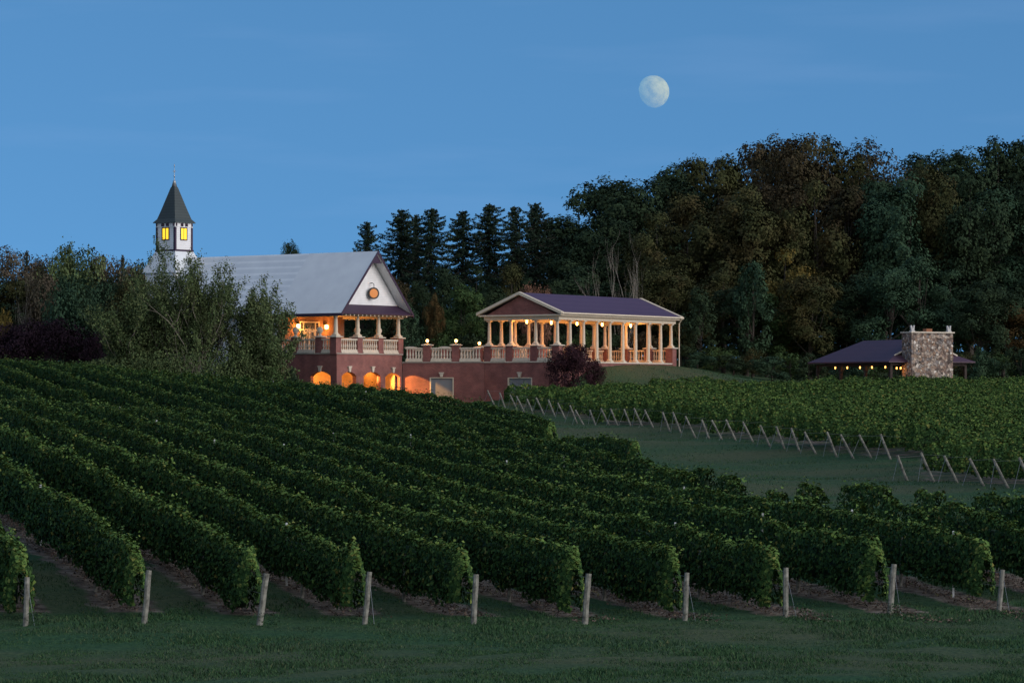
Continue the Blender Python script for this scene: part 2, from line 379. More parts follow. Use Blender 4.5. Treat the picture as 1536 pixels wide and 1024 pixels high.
# ------------------------------------------------------------------ terrain
CTRL = np.array([
 (-40, 94, -6.5), (-20, 94, -6.4), (0, 94, -6.4), (20, 98, -6.4), (40, 100, -6.4), (-30, 80, -6.65), (0, 80, -6.65), (30, 80, -6.6),
 (-25, 60, -6.3), (0, 60, -6.3), (25, 60, -6.3), (-20, 30, -4.4), (0, 30, -4.4), (20, 30, -4.4), (-20, 0, -2.0), (0, 0, -2.0), (20, 0, -2.0),
 (-13.21, 103.5, -5.4), (-15.68, 122.9, -4.2), (-18.12, 142, -3.55), (-20.62, 161.6, -2.8), (-23.1, 181, -2.24), (-25.52, 200, -1.62), (-27.94, 219, -0.62), (-30.5, 239, 0.28), (-33.43, 262, 0.78), (-38.28, 300, 0.78), (-8.73, 99.7, -6), (-10.12, 115.5, -5.25), (-11.48, 131, -4.5), (-12.88, 147, -3.7), (-14.24, 162.6, -3.25), (-15.59, 178, -2.8), (-16.99, 194, -2.52), (-18.4, 210, -1.56), (-19.71, 225, -0.84), (-21.11, 241, -0.42), (-22.95, 262, -0.22), (-26.02, 297, -0.02), (-5.26, 110.4, -5.74), (-5.88, 123.6, -5.2), (-6.51, 136.8, -4.7), (-7.14, 150, -4.2), (-7.76, 163, -3.8), (-8.4, 176.5, -3.25), (-9.03, 189.8, -2.9), (-9.66, 203, -1.95), (-10.28, 216, -1.33), (-10.92, 229.5, -0.85), (-12.14, 255, -1), (-14.18, 298, -1), (-0.81, 106.7, -6.04), (-0.9, 118, -5.9), (-0.98, 129.5, -5.55), (-1.07, 141, -5), (-1.16, 152.4, -4.55), (-1.24, 163.8, -4.1), (-1.33, 175, -3.85), (-1.42, 186.7, -3.2), (-1.5, 198, -2.7), (-1.59, 209.5, -2.2), (-1.79, 235, -2.2), (-2.01, 265, -1.7), (2.79, 105.8, -6.2), (3.06, 116, -5.8), (3.33, 126, -5.55), (3.6, 136.5, -5.1), (3.88, 147, -5), (4.22, 160, -4.1), (4.41, 167, -3.8), (-18.74, 122, -4.1), (-22.27, 145, -3.05), (-25.8, 168, -2.2), (-29.18, 190, -2.12), (-32.72, 213, -0.82), (-36.25, 236, 0.48), (-40.7, 265, 1.08), (-46.08, 300, 1.38), (-24.84, 122, -3.6), (-34.2, 168, -1.6), (-43.37, 213, -0.02), (-48.05, 236, 1.18), (-61.08, 300, 1.98), (12.1, 119, -5.35), (15, 110, -5.65), (7.5, 134.7, -5.1), (6.05, 161.7, -3.85), (2, 192, -3.35), (13.4, 150, -4.6), (24, 112, -5.5), (40, 130, -4.6), (20.2, 148, -4.5), (16.5, 158, -4.35), (15.5, 180, -4.15), (11.3, 200, -3.65), (8.6, 235, -2.8), (5.4, 265, -2.1), (3.6, 240, -2.3), (9.5, 180, -4), (20, 130, -5),
 (21.7, 190, -3.4), (16.2, 208, -2.87), (12.1, 237, -2.3), (7.7, 257, -1.95), (4.5, 272, -1.5), (.6, 290, -.95), (-1.4, 298, -.5), (20, 170, -4.1), (23, 157, -4.1), (33, 157, -3.9),
 (35, 230, -1.9), (46, 300, .1), (30, 300, -.1), (18, 300, -.3), (28, 250, -1.6), (60, 230, -1.4), (60, 300, .4), (8, 300, -.3),
 (-16, 308, -.4), (-10.5, 314, -.8), (-3, 314, -.75), (0, 311.5, -.3), (3.5, 310, .3), (6, 309.5, .8), (8.4, 316.6, 2.9), (11.6, 321.6, 3.25), (14.8, 326.7, 3.3), (17.4, 331, 3.2), (12.5, 316, 2.0), (16.5, 323, 2.5), (20, 333, 2.9), (24, 334, 2.1), (30, 335, 1.5), (46, 330, 1.0), (36, 310, .4), (45, 312, .4),
 (-25, 314, 1.0), (-37, 330, 1.8), (-50, 330, 2.0), (0, 345, 2.6), (-20, 350, 2.4), (15, 350, 3.2), (30, 360, 2.4), (50, 360, 2.2), (-60, 400, 3), (-20, 400, 3.2), (20, 400, 4.5), (60, 400, 5.5), (90, 400, 6), (-90, 400, 3)], dtype=float)
def _k(d2): return .5 * d2 * np.log(d2 + 1e-9)
_C = CTRL[:, :2] / 100.0
_n = len(_C)
_d2 = ((_C[:, None] - _C[None]) ** 2).sum(2)
_A = np.zeros((_n + 3, _n + 3)); _A[:_n, :_n] = _k(_d2) + np.eye(_n) * 2e-4
_A[:_n, _n] = 1; _A[:_n, _n + 1:] = _C; _A[_n, :_n] = 1; _A[_n + 1:, :_n] = _C.T
_W = np.linalg.solve(_A, np.concatenate([CTRL[:, 2], [0, 0, 0]]))
def tz(x, y):
    """height of the ground, vectorised"""
    x = np.asarray(x, float); y = np.asarray(y, float)
    yc = np.clip(y, 0, 410); lim = 24 + .19 * yc
    xc = np.clip(x, -lim, lim)
    P = np.stack([xc.ravel(), yc.ravel()], 1) / 100.0
    out = np.empty(len(P))
    for i in range(0, len(P), 20000):
        q = P[i:i + 20000]
        out[i:i + 20000] = _k(((q[:, None] - _C[None]) ** 2).sum(2)) @ _W[:_n] + _W[_n] + q @ _W[_n + 1:]
    out = out.reshape(x.shape)
    return out + .035 * np.sin(x * 1.9 + y * .7) * np.sin(y * 1.3 - x * .6) + .03 * np.sin(x * .71 - y * .43)
def tz1(x, y): return float(tz(np.array([x]), np.array([y]))[0])
def at(px, py, Y): return ((px - CX) / F * Y, Y, (HY - py) / F * Y)
def xat(px, Y): return (px - CX) / F * Y

ROW_T, ROW_DX = .30, 3.34               # left vineyard: rows lean left by .30 per metre of depth, 3.34 m apart
X0A = -13.7
ROW_START = ([-30, 16.4, 19.7, 23.04, 26.38, 29.72, 33.06, 36.4], [95, 100, 102, 108, 161.7, 186, 196, 215])
ROW_END = ([-60, 60], [292, 292])
def block_mask(X, Y):
    x0 = X + ROW_T * (Y - 94)
    m = (Y > np.interp(x0, *ROW_START) - .6) & (Y < np.interp(x0, *ROW_END)) & (x0 < 34.5)
    return m.astype(float)
# right vineyard: rows start along the grass lane and run to the right
LANE = ([156, 170.5, 190, 208, 237, 257, 272, 290, 298], [23.4, 19.6, 21.7, 16.2, 12.1, 7.7, 4.5, .6, -1.4])
def right_mask(X, Y):
    return ((Y > 155.5) & (Y < 303) & (X > np.interp(Y, *LANE) + 1.5) & (X < .2 * Y + 14)).astype(float)

def build_ground():
    ys = np.concatenate([np.arange(-60, 60, 6), np.arange(60, 130, 1.0), np.arange(130, 345, 1.6), np.arange(345, 420, 6), np.array([440, 480, 560, 700, 900, 1300, 2000, 4000])])
    xs = np.concatenate([-np.array([4000, 1500, 700, 400, 250, 170, 130, 105]), np.arange(-90, 90.1, 1.25), np.array([105, 130, 170, 250, 400, 700, 1500, 4000])])
    X, Y = np.meshgrid(xs, ys)
    Z = tz(X, Y)
    rng = np.random.default_rng(5)
    Z = Z + rng.normal(0, .018, Z.shape)
    nx = len(xs)
    i, j = np.meshgrid(np.arange(nx - 1), np.arange(len(ys) - 1))
    a = (j * nx + i).ravel()
    Q = np.stack([a, a + 1, a + nx + 1, a + nx], 1)
    me = np_mesh('ground', np.stack([X.ravel(), Y.ravel(), Z.ravel()], 1), Q, smooth=True)
    at_ = me.attributes.new('rows_left', 'FLOAT', 'POINT'); at_.data.foreach_set('value', block_mask(X, Y).ravel().astype(np.float32))
    dry_ = np.clip(1.2 - ((X - 13) / 13) ** 2 - ((Y - 322) / 16) ** 2, 0, 1) * (X > 3) + .45 * np.clip(1.3 - np.abs((X - np.interp(Y, *LANE) + 5.5) / 5.5), 0, 1) * (Y > 150) * (Y < 300)
    at_ = me.attributes.new('dry_grass', 'FLOAT', 'POINT'); at_.data.foreach_set('value', dry_.ravel().astype(np.float32))
    at_ = me.attributes.new('rows_right', 'FLOAT', 'POINT'); at_.data.foreach_set('value', right_mask(X, Y).ravel().astype(np.float32))
    m, n, l, p = nt('ground')
    g = n.new('ShaderNodeNewGeometry')
    def noise(sc, det=5, vec=None):
        x = n.new('ShaderNodeTexNoise'); x.inputs['Scale'].default_value = sc; x.inputs['Detail'].default_value = det
        l.new(vec or g.outputs['Position'], x.inputs['Vector']); return x
    def mix(f, a, b):
        x = n.new('ShaderNodeMix'); x.data_type = 'RGBA'; l.new(f, x.inputs['Factor'])
        for k, v in (('A', a), ('B', b)):
            if isinstance(v, tuple): x.inputs[k].default_value = (*v, 1)
            else: l.new(v, x.inputs[k])
        return x.outputs['Result']
    def math_(op, a, b=None):
        x = n.new('ShaderNodeMath'); x.operation = op
        for k, v in enumerate((a, b)):
            if v is None: continue
            if isinstance(v, (int, float)): x.inputs[k].default_value = v
            else: l.new(v, x.inputs[k])
        return x.outputs[0]
    def mrange(v, a, b):
        x = n.new('ShaderNodeMapRange'); x.inputs['From Min'].default_value = a; x.inputs['From Max'].default_value = b; l.new(v, x.inputs[0]); return x.outputs[0]
    st = n.new('ShaderNodeMapping'); st.inputs['Scale'].default_value = (.35, 1.0, 1.0); l.new(g.outputs['Position'], st.inputs[0])
    fine = noise(6, 6)
    r1 = ramp(n, [(.28, (.017, .048, .023)), (.5, (.030, .075, .033)), (.72, (.047, .10, .042))]); l.new(fine.outputs[0], r1.inputs[0])
    r2 = ramp(n, [(.3, (.042, .066, .034)), (.7, (.082, .098, .050))]); l.new(fine.outputs[0], r2.inputs[0])
    big = noise(.16, 5, st.outputs[0])
    grass = mix(mrange(big.outputs[0], .44, .64), r1.outputs[0], r2.outputs[0])
    st2 = n.new('ShaderNodeMapping'); st2.inputs['Scale'].default_value = (.12, .9, 1.0); st2.inputs['Rotation'].default_value = (0, 0, .25); l.new(g.outputs['Position'], st2.inputs[0])
    mow = noise(.55, 4, st2.outputs[0])
    dry = ramp(n, [(.3, (.048, .060, .034)), (.7, (.098, .104, .058))]); l.new(fine.outputs[0], dry.inputs[0])
    grass = mix(math_('MULTIPLY', mrange(mow.outputs[0], .50, .72), .5), grass, dry.outputs[0])
    ad_ = n.new('ShaderNodeAttribute'); ad_.attribute_name = 'dry_grass'
    grass = mix(math_('MULTIPLY', ad_.outputs['Fac'], mrange(big.outputs[0], .25, .6)), grass, dry.outputs[0])
    # soil under the rows
    s = n.new('ShaderNodeSeparateXYZ'); l.new(g.outputs['Position'], s.inputs[0])
    x0 = math_('ADD', s.outputs[0], math_('MULTIPLY', math_('SUBTRACT', s.outputs[1], 94.0), ROW_T))
    fr = math_('FRACT', math_('DIVIDE', math_('SUBTRACT', x0, X0A - ROW_DX * .5), ROW_DX))
    dist = math_('ABSOLUTE', math_('SUBTRACT', fr, .56))
    wob = noise(.9, 6)
    dist = math_('ADD', dist, math_('MULTIPLY', math_('SUBTRACT', wob.outputs[0], .5), .42))
    strip = math_('SUBTRACT', 1.0, mrange(dist, .22, .30))
    al = n.new('ShaderNodeAttribute'); al.attribute_name = 'rows_left'
    ar = n.new('ShaderNodeAttribute'); ar.attribute_name = 'rows_right'
    sn = noise(2.4, 7)
    soil = ramp(n, [(.3, (.050, .041, .033)), (.5, (.13, .108, .088)), (.68, (.25, .215, .18))]); l.new(sn.outputs[0], soil.inputs[0])
    f = math_('MULTIPLY', strip, mrange(al.outputs['Fac'], .35, .65))
    c = mix(f, grass, soil.outputs[0])
    f2 = math_('MULTIPLY', mrange(ar.outputs['Fac'], .3, .7), mrange(wob.outputs[0], .42, .58))
    c = mix(f2, c, soil.outputs[0])
    l.new(c, p.inputs['Base Color'])
    b = n.new('ShaderNodeBump'); b.inputs['Strength'].default_value = .8; b.inputs['Distance'].default_value = .12
    l.new(fine.outputs[0], b.inputs['Height']); l.new(b.outputs[0], p.inputs['Normal'])
    p.inputs['Roughness'].default_value = .95; p.inputs['Specular IOR Level'].default_value = .1
    o = link('ground', me, m)
    tag(o, kind='structure')
build_ground()

# ------------------------------------------------------------------ building helpers
def fbox(mb, ax, a0, a1, d0, d1, z0, z1, mi=0):
    return mb.box(a0, a1, d0, d1, z0, z1, mi) if ax == 'x' else mb.box(d0, d1, a0, a1, z0, z1, mi)

def arch_wall(mb, ax, A0, A1, z0, z1, openings, th, mi=0, mj=1, seg=12):
    """a wall along axis ax with segmental-arched openings (a0, a1, sill, spring, crown)"""
    P = (lambda a, d, z: (a, d, z)) if ax == 'x' else (lambda a, d, z: (d, a, z))
    cur = A0
    for (a0, a1, zs, zp, zc) in openings:
        fbox(mb, ax, cur, a0, 0, th, z0, z1, mi)
        if zs > z0: fbox(mb, ax, a0, a1, 0, th, z0, zs, mi)
        half = (a1 - a0) / 2; rise = zc - zp
        R = (half * half + rise * rise) / (2 * rise); cz = zc - R; ca = (a0 + a1) / 2
        az = [(a0 + (a1 - a0) * k / seg) for k in range(seg + 1)]
        zz = [cz + math.sqrt(max(0, R * R - (a - ca) ** 2)) for a in az]
        for k in range(seg):
            mb.hexa([P(az[k], 0, zz[k]), P(az[k + 1], 0, zz[k + 1]), P(az[k + 1], th, zz[k + 1]), P(az[k], th, zz[k]),
                     P(az[k], 0, z1), P(az[k + 1], 0, z1), P(az[k + 1], th, z1), P(az[k], th, z1)], mi)
            # a course of voussoirs standing slightly proud
            mb.hexa([P(az[k], -.02, zz[k]), P(az[k + 1], -.02, zz[k + 1]), P(az[k + 1], .05, zz[k + 1]), P(az[k], .05, zz[k]),
                     P(az[k], -.02, zz[k] + .3), P(az[k + 1], -.02, zz[k + 1] + .3), P(az[k + 1], .05, zz[k + 1] + .3), P(az[k], .05, zz[k] + .3)], mj)
        cur = a1
    fbox(mb, ax, cur, A1, 0, th, z0, z1, mi)

def keystone(parent, ax, a, d, z0, z1):
    mb = MB()
    P = (lambda a, d, z: (a, d, z)) if ax == 'x' else (lambda a, d, z: (d, a, z))
    mb.hexa([P(a - .10, d - .1, z0), P(a + .10, d - .1, z0), P(a + .10, d + .1, z0), P(a - .10, d + .1, z0),
             P(a - .19, d - .12, z1), P(a + .19, d - .12, z1), P(a + .19, d + .1, z1), P(a - .19, d + .1, z1)])
    fbox(mb, ax, a - .24, a + .24, d - .15, d + .1, z1, z1 + .1)
    return mb.build('keystone', M['stone_trim'], parent)

def balustrade(parent, ax, a0, a1, d, z0, z1):
    """plinth, turned balusters and a top rail; d is the centre line"""
    mb = MB()
    fbox(mb, ax, a0, a1, d - .22, d + .18, z0, z0 + .14)
    fbox(mb, ax, a0 + .02, a1 - .02, d - .15, d + .14, z0 + .14, z0 + .32)
    fbox(mb, ax, a0, a1, d - .15, d + .15, z1 - .13, z1)
    n = max(3, round((a1 - a0) / .29)); h = z1 - .13 - z0 - .32
    for k in range(n):
        a = a0 + (k + .5) * (a1 - a0) / n
        c = (a, d, z0 + .32) if ax == 'x' else (d, a, z0 + .32)
        mb.lathe(c, [(.085, 0), (.085, .08 * h), (.05, .12 * h), (.095, .32 * h), (.085, .45 * h), (.042, .72 * h), (.07, .88 * h), (.08, h)], 8)
    return mb.build('balustrade', M['stone_trim'], parent)

def pier(parent, x, y, w, z0, z1, cap=.14):
    """brick pier with a stone cap"""
    p = MB().box(x - w / 2, x + w / 2, y - w / 2, y + w / 2, z0, z1).build('pier', M['brick'], parent)
    c = MB()
    c.box(x - w / 2 - .16, x + w / 2 + .16, y - w / 2 - .16, y + w / 2 + .16, z1, z1 + cap * .6)
    c.hexa([(x - w / 2 - .1, y - w / 2 - .1, z1 + cap * .6), (x + w / 2 + .1, y - w / 2 - .1, z1 + cap * .6), (x + w / 2 + .1, y + w / 2 + .1, z1 + cap * .6), (x - w / 2 - .1, y + w / 2 + .1, z1 + cap * .6),
            (x - w / 3, y - w / 3, z1 + cap), (x + w / 3, y - w / 3, z1 + cap), (x + w / 3, y + w / 3, z1 + cap), (x - w / 3, y + w / 3, z1 + cap)])
    c.build('cap', M['stone_trim'], p)
    return p

def column(parent, x, y, z0, z1, r=.23):
    h = z1 - z0
    mb = MB()
    mb.box(x - r * 1.55, x + r * 1.55, y - r * 1.55, y + r * 1.55, z0, z0 + .12)
    mb.lathe((x, y, z0 + .12), [(r * 1.5, 0), (r * 1.52, .06), (r * 1.2, .12), (r * 1.06, .2), (r * 1.03, h * .35), (r * .95, h * .6), (r * .82, h - .48), (r * .98, h - .44), (r * .84, h - .40), (r * .84, h - .34), (r * 1.25, h - .24)], 16)
    mb.box(x - r * 1.4, x + r * 1.4, y - r * 1.4, y + r * 1.4, z1 - .12, z1)
    o = mb.build('column', M['cream'], parent)
    return o

def point_light(parent, loc, power, col=(1, .40, .08), r=.12):
    L = bpy.data.lights.new('lamp_light', 'POINT'); L.energy = power; L.color = col; L.shadow_soft_size = r
    o = bpy.data.objects.new('lamp_light', L); o.location = loc
    if parent: o.parent = parent
    COL.objects.link(o); return o

def rot2(ang, x, y): return (x * math.cos(ang) - y * math.sin(ang), x * math.sin(ang) + y * math.cos(ang))
def w2(o, ang, x, y):
    a, b = rot2(ang, x, y); return (o[0] + a, o[1] + b)

KC, CA = (-16.3, 310.0), math.atan2(.8, .6)
NP, PA = (4.37, 312.0), math.atan2(.848, .53)
CT, TA = (-10.48, 317.76), math.atan2(-.175, .984)
SS, SA = (35.35, 312.0), math.radians(28)

# ------------------------------------------------------------------ church with porch and tower
def build_church():
    ch = empty('church', (*KC, 0), CA)
    tag(ch, 'white church hall with pale roof, brick arcade porch and lit steeple tower', 'church')
    W, ZD = 9.7, 4.3
    b = MB()
    arch_wall(b, 'x', 0, W, -2.5, ZD, [(.72, 2.85, -2.5, 2.25, 2.66), (3.95, 6.47, -2.5, 2.25, 2.66), (7.17, 9.4, -2.5, 2.2, 2.6)], .45)
    w = MB()
    arch_wall(w, 'y', .45, 7.9, -2.5, ZD, [(.75, 3.2, -2.5, 2.25, 2.68)], .45)
    base = len(b.v); b.v += w.v; b.f += [tuple(i + base for i in f) for f in w.f]; b.m += w.m
    b.box(W - .45, W, .45, 7.9, -2.5, ZD)
    b.build('porch_wall', [M['brick'], M['brick']], ch)
    MB().box(-.06, W + .06, -.08, 7.9, ZD, ZD + .1).build('porch_deck', M['deck'], ch)
    ar = MB()
    ar.box(.46, W - .46, 4.6, 4.8, -2.5, 3.6); ar.box(.46, W - .46, .46, 4.59, 3.3, 3.45); ar.box(W - .56, W - .455, .46, 4.59, -2.5, 3.29)
    ar.build('arcade_lining', M['plaster'], ch)
    MB().box(.46, W - .46, .46, 4.59, -2.0, -1.9).build('arcade_floor', M['deck'], ch)
    for a, z in ((1.79, 2.66), (5.21, 2.66), (8.28, 2.6)): keystone(ch, 'x', a, -.04, z - .02, z + .42)
    keystone(ch, 'y', 1.98, -.04, 2.66, 3.1)
    zc = 5.86
    xs = [.22, 3.4, 6.5, 9.48]
    for x in xs:
        pier(ch, x, .33, .74, ZD - .02, zc)
        column(ch, x, .3, zc + .14, 8.0, .19)
    ys = [2.04 + .2, 5.2, 7.6]
    for y in ys: pier(ch, .335, y, .72, ZD - .02, zc)
    for x0, x1 in zip(xs[:-1], xs[1:]): balustrade(ch, 'x', x0 + .39, x1 - .39, .12, ZD + .1, zc - .12)
    prev = .24
    for y in ys:
        balustrade(ch, 'y', prev + .39, y - .39, .12, ZD + .1, zc - .12); prev = y
    # far side of the porch
    for y in (3.4, 6.6): pier(ch, W - .24, y, .72, ZD, zc)
    balustrade(ch, 'y', .62, 3.03, W - .24, ZD + .1, zc - .12); balustrade(ch, 'y', 3.78, 6.2, W - .24, ZD + .1, zc - .12)
    # ball finials on the pier caps
    for (x, y) in ((.24, ys[0]), (.24, ys[1]), (3.62, .52), (6.82, .52)):
        MB().lathe((x, y, zc + .1), [(.2, 0), (.2, .1), (.1, .2), (.13, .26), (.26, .42), (.31, .6), (.26, .78), (.14, .88), (.02, .92)], 12).build('finial', M['stone_trim'], ch, smooth=True)
    # porch back wall with the double door
    MB().box(.1, 9.5, 7.0, 7.28, ZD + .1, 8.05).build('porch_back_wall', M['porch_brick'], ch)
    d = MB()
    x0, x1, y, zb, zt = 2.8, 5.7, 6.95, ZD + .1, 7.5
    d.box(x0, x0 + .13, y - .06, y, zb, zt); d.box(x1 - .13, x1, y - .06, y, zb, zt); d.box(x0 + .13, x1 - .13, y - .06, y, zt - .14, zt)
    d.box(x0 + .13, x1 - .13, y - .05, y, 6.62, 6.76); d.box(3.32, 3.44, y - .055, y, zb, zt - .14); d.box(5.06, 5.18, y - .055, y, zb, zt - .14)
    dr = d.build('door', M['cream'], ch)
    for a, c in ((3.44, 4.25), (4.25, 5.06)):
        q = MB(); q.box(a, a + .12, y - .04, y + .01, zb, 6.62); q.box(c - .12, c, y - .04, y + .01, zb, 6.62); q.box(a + .12, c - .12, y - .04, y + .01, 6.48, 6.62); q.box(a + .12, c - .12, y - .04, y + .01, zb, zb + .3)
        q.build('door_leaf', M['cream'], dr)
    g = MB().box(x0 + .13, x1 - .13, y + .015, y + .035, zb, zt - .1)
    g.build('pane', M['dark_glass'], dr)
    # body
    bw = MB(); bw.box(.06, W - .06, 7.9, 23.1, -1.5, ZD + .1); bw.box(.06, W - .06, 7.29, 23.1, ZD + .1, 8.05)
    bw.build('wall', M['white_lap'], ch)
    # roof: plain front part and older banded part
    def slab(y0, y1, mat, off, th, name, label=None, ins=0.0):
        k = 5.9 / 5.35
        ex0, ex1 = -.5 + ins, W + .5 - ins
        e = 8.1 + ins * k
        poly = [(ex0, y0, e - off), (4.85, y0, 14.0 - off), (ex1, y0, e - off), (ex1, y0, e - off - th), (4.85, y0, 14.0 - off - th), (ex0, y0, e - off - th)]
        o = MB().prism(poly, (0, y1 - y0, 0)).build(name, mat, ch)
        if label: o['label'] = label
        return o
    slab(-1.0, 7.4, M['roof_new'], 0, .09, 'roof', 'plain pale grey roof over the porch')
    slab(7.4, 23.3, M['roof_old'], .012, .09, 'roof', 'banded pale grey roof of the hall')
    slab(-.93, 23.2, M['white'], .11, .06, 'roof_soffit', None, .04)
    f = MB()   # fascia along the rakes and the eaves
    for sx in (0, 1):
        a = (-.52, 8.1) if sx == 0 else (W + .52, 8.1)
        f.hexa([(a[0], -1.05, a[1] - .30), (4.85, -1.05, 13.72), (4.85, -1.0, 13.72), (a[0], -1.0, a[1] - .30), (a[0], -1.05, a[1] + .02), (4.85, -1.05, 14.04), (4.85, -1.0, 14.04), (a[0], -1.0, a[1] + .02)])
    f.box(-.56, -.505, -1.0, 23.25, 7.84, 8.08); f.box(W + .505, W + .56, -1.0, 23.25, 7.84, 8.08)
    f.prism([(4.15, -.9, 12.85), (5.55, -.9, 12.85), (4.85, -.9, 13.6)], (0, .08, 0))
    f.build('fascia', M['purple_trim'], ch)
    k = 5.9 / 5.35
    MB().prism([(.55, .1, 8.2), (.55, .1, 8.95), (4.85, .1, 13.68), (9.15, .1, 8.95), (9.15, .1, 8.2)], (0, .15, 0)).build('gable_wall', M['white_lap'], ch)
    pr = MB().hexa([(-.3, -.98, 8.02), (W + .3, -.98, 8.02), (W - .6, .14, 8.86), (.6, .14, 8.86), (-.3, -.98, 8.14), (W + .3, -.98, 8.14), (W - .55, .14, 8.98), (.55, .14, 8.98)])
    pr.build('pent_roof', M['purple_trim'], ch)
    MB().box(.1, 9.6, .5, 6.98, 8.02, 8.12).build('porch_ceiling', M['soffit'], ch)
    be = MB(); be.box(-.05, W + .05, .03, .47, 7.98, 8.2); be.box(.03, .45, .47, 6.98, 7.8, 8.0); be.box(W - .45, W - .03, .47, 6.98, 7.8, 8.0)
    be.build('porch_beam', M['cream'], ch)
    rt = MB()
    for i in range(26): rt.box(W - .02, W + .46, .2 + i * .7, .34 + i * .7, 7.72, 7.86)
    for i in range(16): rt.box(.3 + i * .6, .42 + i * .6, -.85, .02, 7.86, 8.0)
    rt.build('rafter_tails', M['cream'], ch)
    rim = MB().lathe((0, 0, 0), [(.50, 0), (.56, 0), (.56, .16), (.50, .16)], 28)
    ow = rim.build('round_medallion', M['dark_metal'], ch, (5.0, -.28, 10.05)); ow.rotation_euler = (math.radians(90), 0, math.radians(-26))
    MB().lathe((0, 0, .02), [(.02, 0), (.50, 0), (.50, .1), (.42, .14), (.02, .15)], 28).build('medallion_face', M['round_glow'], ow)
    br = MB(); br.tube([(5, .1, 11.0), (5, -.2, 11.02), (5, -.38, 10.9), (5, -.38, 10.55)], [.045, .04, .04, .03]); br.build('bracket', M['dark_metal'], ch)
    MB().tube([(-.05, 7.95, -1), (-.05, 7.95, 7.9)], [.06, .06], 8).build('downspout', M['white'], ch)
    # tower
    tx, ty = 4.85, 24.9
    MB().box(tx - 2.0, tx + 2.0, ty - 2.0, ty + 2.0, -1.5, 12.5).build('tower_shaft', M['white_lap'], ch)
    def fr(z0, h0, z1, h1, name, mat):
        return MB().hexa([(tx - h0, ty - h0, z0), (tx + h0, ty - h0, z0), (tx + h0, ty + h0, z0), (tx - h0, ty + h0, z0), (tx - h1, ty - h1, z1), (tx + h1, ty - h1, z1), (tx + h1, ty + h1, z1), (tx - h1, ty + h1, z1)]).build(name, mat, ch)
    fr(12.5, 2.3, 14.68, 1.3, 'tower_skirt_roof', M['roof_new'])
    h = 1.23
    MB().box(tx - h, tx + h, ty - h, ty + h, 14.68, 17.42).build('belfry', M['white_tower'], ch)
    tr = MB()
    for sx in (-1, 1):
        for sy in (-1, 1):
            if (sx, sy) == (1, 1): continue
            cx, cy = tx + sx * (h - .05), ty + sy * (h - .05)
            tr.box(cx - .11, cx + .11, cy - .11, cy + .11, 14.8, 17.0)
    tr.box(tx - h - .12, tx + h + .12, ty - h - .12, ty + h + .12, 14.62, 14.8)
    tr.build('belfry_trim', M['purple_trim'], ch)
    cn_ = MB(); cn_.box(tx - h - .06, tx + h + .06, ty - h - .06, ty + h + .06, 17.0, 17.42); cn_.build('cornice', M['white'], ch)
    bk = MB()
    for q in (-1.12, -.42, -.22, .22, .42, 1.12):
        bk.box(tx + q - .05, tx + q + .05, ty - h - .16, ty - h - .062, 17.08, 17.38)
        bk.box(tx - h - .16, tx - h - .062, ty + q - .05, ty + q + .05, 17.08, 17.38)
    bk.build('cornice_trim', M['purple_trim'], ch)
    sp = MB().lathe((tx, ty, 0), [(1.5 * 1.414, 17.42), (1.47 * 1.414, 17.5), (1.2 * 1.414, 17.82), (.92 * 1.414, 18.7), (.24 * 1.414, 21.0), (.05, 21.02)], 4, rot=math.pi / 4)
    sp.build('spire', M['spire'], ch)
    fi = MB().lathe((tx, ty, 0), [(.28, 21.0), (.15, 21.5), (.17, 21.58), (.05, 21.66), (.03, 22.0), (.1, 22.08), (.03, 22.16), (.025, 22.5), (.07, 22.6), (.02, 22.7), (.02, 23.0), (.06, 23.08), (.008, 23.3)], 8)
    fi.tube([(tx - .2, ty, 22.62), (tx - .12, ty, 22.48), (tx, ty, 22.44), (tx + .12, ty, 22.48), (tx + .2, ty, 22.62)], [.02] * 5, 5)
    fi.build('finial', M['metal'], ch, smooth=True)['label'] = 'slim metal spire finial'
    for ax in ('x', 'y'):
        wdt, z0, z1 = .98, 15.72, 16.98
        d0 = (ty if ax == 'x' else tx) - h; c = tx if ax == 'x' else ty
        q = MB()
        fbox(q, ax, c - wdt / 2, c - wdt / 2 + .09, d0 - .07, d0 + .02, z0, z1); fbox(q, ax, c + wdt / 2 - .09, c + wdt / 2, d0 - .07, d0 + .02, z0, z1)
        fbox(q, ax, c - wdt / 2 + .09, c + wdt / 2 - .09, d0 - .07, d0 + .02, z0, z0 + .09); fbox(q, ax, c - wdt / 2 + .09, c + wdt / 2 - .09, d0 - .07, d0 + .02, z1 - .09, z1)
        fbox(q, ax, c - .04, c + .04, d0 - .06, d0 + .02, z0 + .09, z1 - .09)
        win = q.build('window', M['purple_trim'], ch)
        g = MB(); fbox(g, ax, c - wdt / 2 + .09, c + wdt / 2 - .09, d0 - .03, d0 - .005, z0 + .09, z1 - .09)
        g.build('pane', M['tower_glow'], win)
    return ch
church = build_church()

